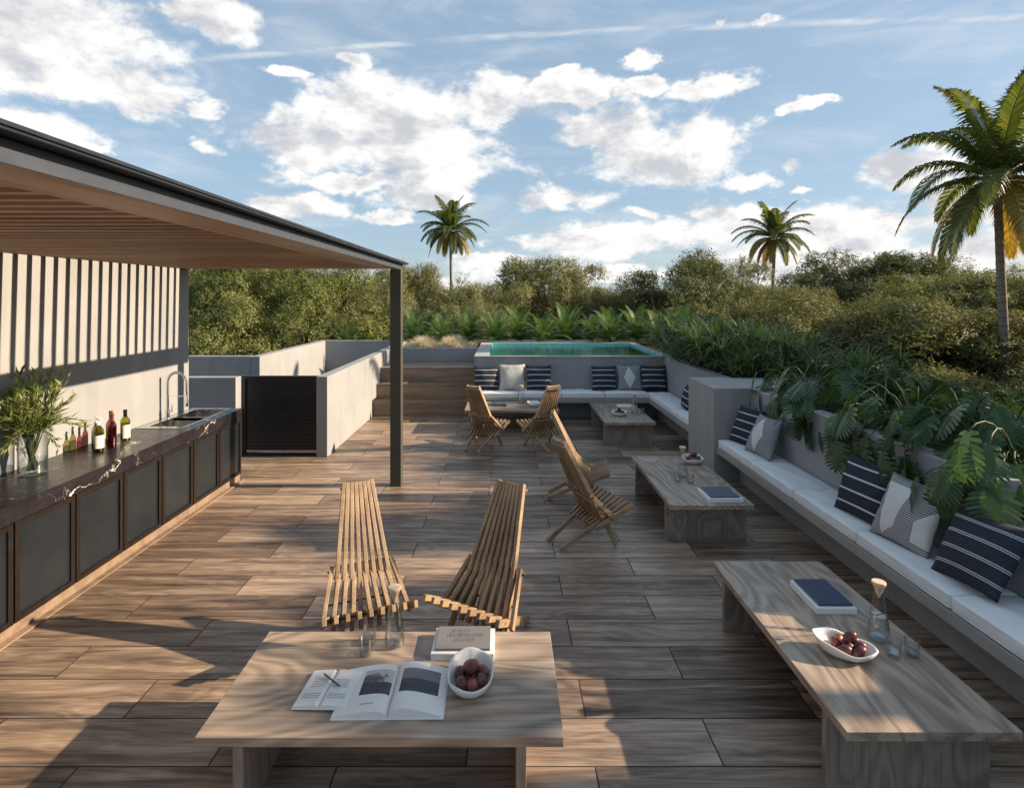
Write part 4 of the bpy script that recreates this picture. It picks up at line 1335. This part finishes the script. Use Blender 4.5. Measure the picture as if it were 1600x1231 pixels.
sp0 = strap_plant('dracaena_plant', 3, 34, .60, .55, 36, .40, .018)
sp0.location = (3.40, 9.95, .97); sp0.scale = (1.2, 1.2, 1.25); sp0['label'] = 'feathery green plant spilling over the pool corner of the planter'; sp0['group'] = 'feathery plants behind the planter wall'
for (x, y, z, rz, s, lb) in ((3.40, 9.05, .97, 80, 1.15, 'feathery green plant behind the half hidden navy pillow'), (3.62, 8.25, .95, 150, .95, 'feathery green plant directly behind the pillar'),
                             (4.15, 8.75, .97, 12, 1.15, 'feathery plant in the middle of the planter behind the pillar'), (4.2, 10.2, .97, 222, 1.2, 'feathery plant in the planter corner, second row beside the pool'), (3.95, 11.35, .9, 30, 1.35, 'feathery plant right of the pool water'), (4.1, 12.6, .9, 260, 1.35, 'feathery plant at the far right corner of the pool'), (4.75, 7.7, .75, 310, 1.15, 'feathery plant beyond the outer kerb near the pillar'),
                             (5.3, 6.0, .2, 100, 1.35, 'feathery plant below the outer kerb behind the monsteras')):
    dup(sp0, (x, y, z), R(rz), lb, 'feathery plants behind the planter wall', (s,) * 3)
lp = strap_plant('lime_plant', 8, 3, .25, .15, 9, .42, .05, M_yellowleaf)
lp.location = (4.62, 8.25, .95); lp['label'] = 'small lime green broad leaved plant by the outer kerb behind the pillar'; lp['group'] = 'lime green accent plants'
dup(lp, (-2.1, 15.2, .95), 1.0, 'lime green plant rising behind the wing wall near the post', 'lime green accent plants')
dup(lp, (-3.6, 15.3, .9), 2.0, 'lime green plant peeking over the stair court wall', 'lime green accent plants')


# palms and cycads -------------------------------------------------
def frond(mb, base, az_, el0, L, nl, ll, lw, droop, r2, mi=0, lf_droop=.35, seg=14, vee=.35):
    """rachis with paired leaflets"""
    p = Vector(base); d = Vector((math.cos(az_) * math.cos(el0), math.sin(az_) * math.cos(el0), math.sin(el0)))
    side = Vector((-math.sin(az_), math.cos(az_), 0)); pts = [p.copy()]; ds = [d.copy()]
    for k in range(seg):
        p = p + d * (L / seg); d = (d + Vector((0, 0, -droop / seg * (.4 + 1.4 * k / seg)))).normalized(); pts.append(p.copy()); ds.append(d.copy())
    mb.tube(pts, [max(.002, .016 * L / 3 * (1 - .85 * k / seg)) for k in range(seg + 1)], 4, mi)
    for k in range(nl):
        t = .10 + .90 * (k + .5) / nl; x = t * seg; i = min(int(x), seg - 1); q = pts[i].lerp(pts[i + 1], x - i); dd = ds[i]
        up = side.cross(dd) * -1
        if up.z < 0: up = -up
        l = ll * (math.sin(math.pi * (.12 + .86 * t)) ** .6) * r2.uniform(.85, 1.1)
        for s in (-1, 1):
            ld = (side * s * (1.0 - .35 * t) + dd * (.45 + .5 * t) + up * (vee * (1 - t))).normalized()
            ld2 = (ld + Vector((0, 0, -lf_droop * r2.uniform(.6, 1.5)))).normalized()
            m_ = q + ld * l * .5; e = m_ + ld2 * l * .5
            wv = dd * (lw / 2)
            mb.add([q - wv * .6, q + wv * .6, m_ + wv, m_ - wv, e], [(0, 1, 2, 3), (3, 2, 4)], mi)


def palm_crown(seed, n, L, nl, ll, lw, old=5):
    r2 = random.Random(seed); mb = MB(); ga = 2.39996
    for k in range(n):
        t = k / (n - 1); el = R(80 - 108 * t ** 1.0 + r2.uniform(-8, 8)); a = k * ga + r2.uniform(-.2, .2)
        frond(mb, (0, 0, 0), a, el, L * r2.uniform(.85, 1.08) * (.8 + .2 * math.sin(math.pi * min(1, t + .2))), nl, ll, lw, 1.35 + .75 * t, r2, 1 if (k >= n - old or (k > n * .45 and k % 7 == 0)) else 0, .65 + .6 * t)
    return mb


palm = thing('coconut_palm', 'tall coconut palm with ringed trunk at the right edge of the view', 'palm tree', (10.80, 12.2, GZ), 0, 'coconut palms')
palm.scale = (.82, .82, .955)
crown = palm_crown(4, 32, 3.05, 66, .62, .050, 3)
cz = 5.15 - GZ
crown.V = [(x - .18, y, z + cz) for x, y, z in crown.V]
crown.build('crown', [M_palm, M_palm_old], palm)
pts = []; rad = []
for q in range(90):
    t = q / 89; pts.append((.30 * (1 - t) ** 1.3 * 1.0 - .18 * t - 0.0, 0, cz * t)); rad.append((.125 - .035 * t) * (1 + (.06 if q % 3 == 0 else 0)))


def m_trunk():
    m, t, b = mat('palm_trunk'); v = t.new('ShaderNodeTexCoord').outputs['Object']; _, _, z = t.sep(v)
    ring = t.math('FRACT', t.math('ADD', t.math('MULTIPLY', z, 5.5), t.math('MULTIPLY', t.noise(v, 4, 3), .5)))
    n_ = t.noise(t.mapping(v, (6, 6, 2)), 3, 5, .6)
    c = t.mix(t.smooth(ring, .0, .16), (.075, .065, .055), t.ramp(n_, [(.3, (.17, .145, .12)), (.7, (.30, .26, .22))]))
    t.put(b.inputs['Base Color'], c); b.inputs['Roughness'].default_value = .9
    t.put(b.inputs['Normal'], t.bump(ring, .6, .02)); return m


M_trunk = m_trunk()
mb = MB(); mb.tube(pts, rad, 14); mb.build('trunk', M_trunk, palm, smooth='auto')
mb = MB(); r2 = random.Random(3)
for q in range(9):
    a = q * .7; bmv = Vector((-.18 + .16 * math.cos(a), .16 * math.sin(a), cz - .22 - .05 * (q % 3)))
    mb.lathe([(.002, -.11), (.07, -.06), (.085, 0), (.06, .07), (.002, .10)], 10, bmv)
mb.build('coconuts', M_palm_old, palm, smooth=True)
for (px, py, d, rz, s, lb) in ((705, 362, 50, 80, 1.25, 'distant coconut palm above the trees right of the olive post'), (1207, 372, 46, 200, 1.25, 'distant coconut palm above the trees on the right half')):
    x = (px - CX) * d / FPX; z = H + (CY - py) * d / FPX
    r_ = dup(palm, (x, d, z - cz * s), R(rz), lb, 'coconut palms', (s,) * 3)
r_ = dup(palm, (12.3, 34.0, H + (CY - 422) * 34 / FPX - cz * .34), R(30), 'small far palm tuft showing behind the trees left of the right distant palm', 'coconut palms', (.34,) * 3)

cyc = thing('cycad_plant', 'x', 'plant', (0, 0, 0), 0, 'cycads behind the pool')
mb = MB(); r2 = random.Random(12)
for k in range(24):
    t = k / 23; frond(mb, (0, 0, .12), k * 2.4, R(80 - 62 * t), .95 * r2.uniform(.85, 1.1), 34, .21, .019, 1.45, r2, 0, .18, 10, .5)
mb.build('fronds', M_cycad, cyc)
mb = MB(); mb.lathe([(.09, -.1), (.11, .05), (.06, .14)], 10); mb.build('trunk', M_bark, cyc, smooth=True)
CL = [(648, 15.2, 0, 1.0), (690, 14.6, 1, .95), (735, 15.6, 2, 1.05), (775, 14.7, 3, 1.0), (812, 15.4, 4, 1.1), (850, 14.6, 5, .95), (885, 15.3, 6, 1.15), (925, 15.9, 0.5, .9), (955, 14.8, 1.5, 1.05), (995, 15.4, 2.5, 1.1), (1030, 14.6, 3.5, 1.0), (1062, 15.2, 4.5, 1.1)]
for k, (px, d, rz, s) in enumerate(CL):
    loc = ((px - CX) * d / FPX, d, .95); lb = f'dark green cycad, {ORD[k]} from the left of the row behind the pool'
    if k == 0: cyc.location = loc; cyc['label'] = lb
    else: dup(cyc, loc, rz, lb, 'cycads behind the pool', (s,) * 3)
dup(cyc, (-4.3, 15.6, .75), 2.2, 'small cycad whose tips show over the stair court wall', 'cycads behind the pool', (.75,) * 3)

# feather grass behind the back wall
mb = MB(); r2 = random.Random(21)
for k in range(4200):
    x = r2.uniform(-2.35, -.72); y = r2.uniform(12.72, 13.7); a = r2.uniform(0, 6.28); L = r2.uniform(.28, .50)
    cl = .75 + .25 * math.sin(x * 9) ; L *= cl
    d = Vector((math.cos(a) * .35, math.sin(a) * .35, 1)).normalized(); s = Vector((-math.sin(a), math.cos(a), 0)) * .005
    p0 = Vector((x, y, .98)); p1 = p0 + d * L * .6; p2 = p1 + (d + Vector((math.cos(a) * .7, math.sin(a) * .7, -.2))).normalized() * L * .45
    mb.add([p0 - s, p0 + s, p1 + s, p1 - s, p2], [(0, 1, 2, 3), (3, 2, 4)])
tag(mb.build('feather_grass', M_feather), 'pale feathery ornamental grass behind the low wall at the steps', 'grass', None, 'stuff')


# ------------------------------------------------------------------ TREES
def crown_arrays(seed, ntw, rx, ry, rz_, nclump, leafL, leafW, per=9, twig=.42, hole=.0):
    """wispy crown: clumps of twigs, each twig carrying lance leaves. Crown centre at origin."""
    r = np.random.default_rng(seed)
    # clump centres in a dome
    nl = 9 if nclump > 30 else 6
    lobes = []
    for k in range(nl):
        ang = k * 2.4 + r.uniform(-.3, .3); zz = -.55 + 1.3 * (k + .5) / nl + r.uniform(-.12, .12); rr_ = math.sqrt(max(.12, 1 - zz * zz)) * r.uniform(.52, .72)
        lobes.append((rr_ * math.cos(ang) * rx, rr_ * math.sin(ang) * ry, zz * rz_ * .78, r.uniform(.34, .50) * min(rx, rz_)))
    C = []
    for k in range(nclump):
        lx_, ly_, lz_, lr_ = lobes[k % nl]; d_ = r.normal(size=3); d_ /= np.linalg.norm(d_)
        C.append(np.array([lx_, ly_, lz_]) + d_ * lr_ * r.uniform(.45, 1.0) * np.array([1, 1, .9]))
    C = np.array(C); CR = r.uniform(.16, .30, nclump) * min(rx, rz_)
    ci = r.integers(0, nclump, ntw)
    dirn = r.normal(size=(ntw, 3)); dirn[:, 2] += .25; dirn /= np.linalg.norm(dirn, axis=1)[:, None]
    rad = CR[ci] * r.uniform(.35, 1.0, ntw) ** .5
    base = C[ci] + dirn * rad[:, None] * np.array([1.1, 1.1, .85])
    td = dirn * .8 + C[ci] / np.linalg.norm(C[ci], axis=1)[:, None] * .5 + r.normal(size=(ntw, 3)) * .35 + np.array([0, 0, .45])
    td /= np.linalg.norm(td, axis=1)[:, None]
    tl = twig * r.uniform(.5, 1.2, ntw)
    t = np.tile(np.linspace(.1, 1, per), ntw)
    I = np.repeat(np.arange(ntw), per)
    pos = base[I] + td[I] * (tl[I] * t)[:, None] + np.array([0, 0, -.10]) * (t ** 2 * tl[I])[:, None]
    nr = dirn[I] * 1.0 + np.array([0, 0, .25]) + r.normal(size=(len(I), 3)) * .42
    nr /= np.linalg.norm(nr, axis=1)[:, None]
    q_ = td[I] * .6 + r.normal(size=(len(I), 3)) * .6
    ld = q_ - nr * np.sum(q_ * nr, axis=1)[:, None]; ld /= np.linalg.norm(ld, axis=1)[:, None]
    sd = np.cross(ld, nr)
    L = leafL * r.uniform(.6, 1.25, len(I)); W_ = leafW * r.uniform(.7, 1.25, len(I))
    v0 = pos; v1 = pos + ld * (L * .5)[:, None] + sd * (W_ / 2)[:, None]; v2 = pos + ld * L[:, None]; v3 = pos + ld * (L * .5)[:, None] - sd * (W_ / 2)[:, None]
    V = np.stack([v0, v1, v2, v3], 1).reshape(-1, 3)
    F = np.arange(len(V)).reshape(-1, 4)
    return V, F, C


def tree_proto(seed, mtl, rx, rz_, nclump=22, ntw=3400, leafL=.12, leafW=.034, h=7.0, per=9, twig=.30):
    t = thing('bushy_tree', 'x', 'tree', (0, 0, GZ), 0, 'trees of the garden belt')
    V, F, C = crown_arrays(seed, ntw, rx, rx, rz_, nclump, leafL, leafW, per, twig)
    zc = h - rz_
    V = V + np.array([0, 0, zc]); t['crown_top'] = float(np.percentile(V[:, 2], 99.7)); t['crown_width'] = float(np.percentile(V[:, 0], 99) - np.percentile(V[:, 0], 1))
    mesh_obj('crown', V, F, mtl, t)
    mb = MB(); r2 = random.Random(seed)
    fork = Vector((0, 0, max(.8, zc - rz_ * .75)))
    mb.tube([(0, 0, 0), (.05, .02, fork.z * .5), fork], [.16, .13, .11], 8)
    for c in C:
        e = Vector((c[0], c[1], c[2] + zc)); m_ = fork.lerp(e, .5) + Vector((r2.uniform(-.15, .15), r2.uniform(-.15, .15), -.12 * rz_))
        mb.tube([fork, fork.lerp(m_, .5) + Vector((r2.uniform(-.08, .08), r2.uniform(-.08, .08), 0)), m_, e], [.07, .05, .035, .012], 5)
        for q in range(3):
            e2 = e + Vector((r2.uniform(-.5, .5), r2.uniform(-.5, .5), r2.uniform(.0, .5)))
            mb.tube([m_.lerp(e, .6), e, e2], [.018, .012, .004], 4)
    mb.build('trunk', M_bark, t, smooth=True)
    return t


TP = [tree_proto(31, M_leafA, 1.9, 2.5, 46, 6000, .095, .027), tree_proto(32, M_leafB, 1.9, 2.8, 50, 6000, .115, .028), tree_proto(33, M_leafC, 2.0, 2.6, 42, 5400, .115, .033), tree_proto(34, M_leafA, 2.4, 2.3, 40, 4300, .10, .028), tree_proto(35, M_leafB, 1.7, 3.0, 44, 5600, .12, .026, 7.0, 9, .48)]
TH = 7.0
# (px centre, distance, px y of the top, width px, prototype, yaw)
belt = [(318, 19.5, 388, 150, 4, 0), (372, 18.0, 395, 130, 1, 1), (430, 20.5, 384, 150, 4, 2), (486, 18.5, 404, 130, 1, 3), (540, 21, 402, 130, 4, 4), (592, 20, 418, 110, 3, 5),
        (642, 24, 412, 90, 0, 6), (690, 23, 434, 110, 3, .5), (762, 22, 442, 120, 0, 1.5), (800, 25, 440, 110, 2, 2.2), (852, 25, 402, 150, 0, 2.5), (905, 23, 428, 100, 2, 3.5), (955, 24, 440, 110, 3, 4.5),
        (1005, 22, 452, 90, 0, 5.5), (1055, 21, 398, 165, 2, .8), (1118, 23, 402, 120, 0, 1.8), (1165, 20, 446, 120, 2, 2.8), (1235, 22, 446, 130, 0, 3.8), (1290, 30, 410, 150, 2, 1.1), (1355, 31, 394, 200, 2, 4.8), (1425, 30, 400, 150, 0, 2.9),
        (1400, 19, 440, 210, 4, 5.8), (1482, 21, 422, 190, 0, .3), (1560, 18, 428, 220, 2, 1.3), (1640, 19, 436, 190, 0, 2.3), (1690, 17, 440, 170, 0, 4.3)]
front = [(330, 16.2, 455, 150, 1, 1.2), (415, 15.8, 462, 150, 4, 2.1), (498, 16.4, 470, 130, 1, 3.3), (575, 17.0, 470, 120, 1, 4.4), (655, 18.5, 478, 120, 2, 5.1), (725, 18.5, 470, 110, 0, .4),
         (1100, 17, 470, 150, 2, 1.6), (1180, 15.5, 500, 170, 2, 2.7), (1260, 14.5, 484, 200, 2, 3.6), (1345, 15, 462, 250, 0, 4.7), (1455, 13.6, 474, 270, 2, 5.6), (1560, 13.8, 486, 260, 0, .9), (1650, 12.6, 495, 250, 2, 1.9), (1300, 11.5, 560, 190, 2, .2), (1400, 10.8, 575, 200, 0, 2.0), (1500, 10.2, 600, 200, 2, 3.0), (1610, 10.0, 590, 210, 0, 4.0)]
back = [(250, 27, 404, 260, 2, 0), (400, 30, 404, 240, 2, 1), (520, 30, 424, 220, 0, 2), (620, 33, 440, 200, 2, 3), (740, 33, 454, 240, 2, 4), (880, 34, 448, 240, 2, 5), (1000, 34, 458, 220, 0, 6), (1130, 32, 450, 240, 2, .7), (1260, 33, 460, 240, 0, 1.7), (1500, 32, 444, 260, 2, 2.7), (1650, 30, 444, 260, 2, 3.7)]
used = set()


def put_tree(px, d, ytop, wpx, pi, yaw, label, group):
    src = TP[pi]; x = (px - CX) * d / FPX; top = H + (CY - ytop) * d / FPX
    sz = (top - GZ) / src['crown_top']; bw = src['crown_width']
    sx = max(.62, wpx * d / FPX / bw * 1.12)
    if pi not in used:
        used.add(pi); src.location = (x, d, GZ); src.rotation_euler = (0, 0, yaw); src.scale = (sx, sx, sz); src['label'] = label; src['group'] = group
    else: dup(src, (x, d, GZ), yaw, label, group, (sx, sx, sz))


KN = {0: 'olive green rounded tree', 1: 'bright green leafy tree', 2: 'dark green dense tree', 3: 'broad olive green tree', 4: 'tall wispy green tree'}
for row, nm, gname in ((sorted(belt), 'tall belt', 'trees of the tall garden belt'), (sorted(front), 'nearer low row', 'trees of the nearer low row'), (sorted(back), 'farthest row', 'trees of the farthest row')):
    for k, (px, d, yt, wp, pi, yaw) in enumerate(row):
        o_ = ORD[k] if k < 20 else 'twenty-' + ORD[k - 20]
        put_tree(px, d, yt, wp, pi, yaw, f'{KN[pi]}, {o_} from the left in the {nm}', gname)

# trees standing to the right of the terrace, outside the picture; their crowns dapple the deck
sh = tree_proto(41, M_leafA, 1.8, 1.7, 5, 520, .16, .05, 7.0, 9, .26)
sh2 = tree_proto(42, M_leafA, 1.3, .75, 3, 200, .15, .05, 7.0, 9, .22)
sh3 = tree_proto(43, M_leafA, 1.6, 1.5, 10, 1000, .16, .05, 7.0, 9, .28)
GS = 'sparse trees right of the terrace'
OUT = [(11.5, 5.45, .9, 1.42, 0, sh, 'tall open tree right of the terrace, outside the picture, level with the front chairs'), (11.8, 6.6, .95, 1.46, 1.3, sh, 'tall open tree right of the terrace, outside the picture, level with the olive post'),
       (11.5, 8.5, 1.0, 1.45, 2.4, sh, 'tall open tree right of the terrace, outside the picture, level with the black gate'), (13.0, 10.4, .9, 1.55, 3.5, sh, 'tall open tree right of the terrace, outside the picture, level with the steps'),
       (10.0, 2.7, .85, 1.37, 0, sh2, 'small high crowned tree right of the nearest table, outside the picture'),
       (10.3, 5.6, .85, 1.07, .6, sh3, 'dense low tree right of the terrace, outside the picture, level with the middle chairs'),
       (10.6, 7.3, 1.0, 1.10, 1.6, sh3, 'dense low tree right of the terrace, outside the picture, level with the pillar'), (10.9, 9.3, 1.05, 1.10, 1.1, sh3, 'dense low tree right of the terrace, outside the picture, level with the corner table')]
seen = set()
for (x, y, s, sz, rz, src, lb) in OUT:
    if src.name not in seen:
        seen.add(src.name); src.location = (x, y, GZ); src.rotation_euler = (0, 0, rz); src.scale = (s, s, sz); src['label'] = lb; src['group'] = GS
    else: dup(src, (x, y, GZ), rz, lb, GS, (s, s, sz))
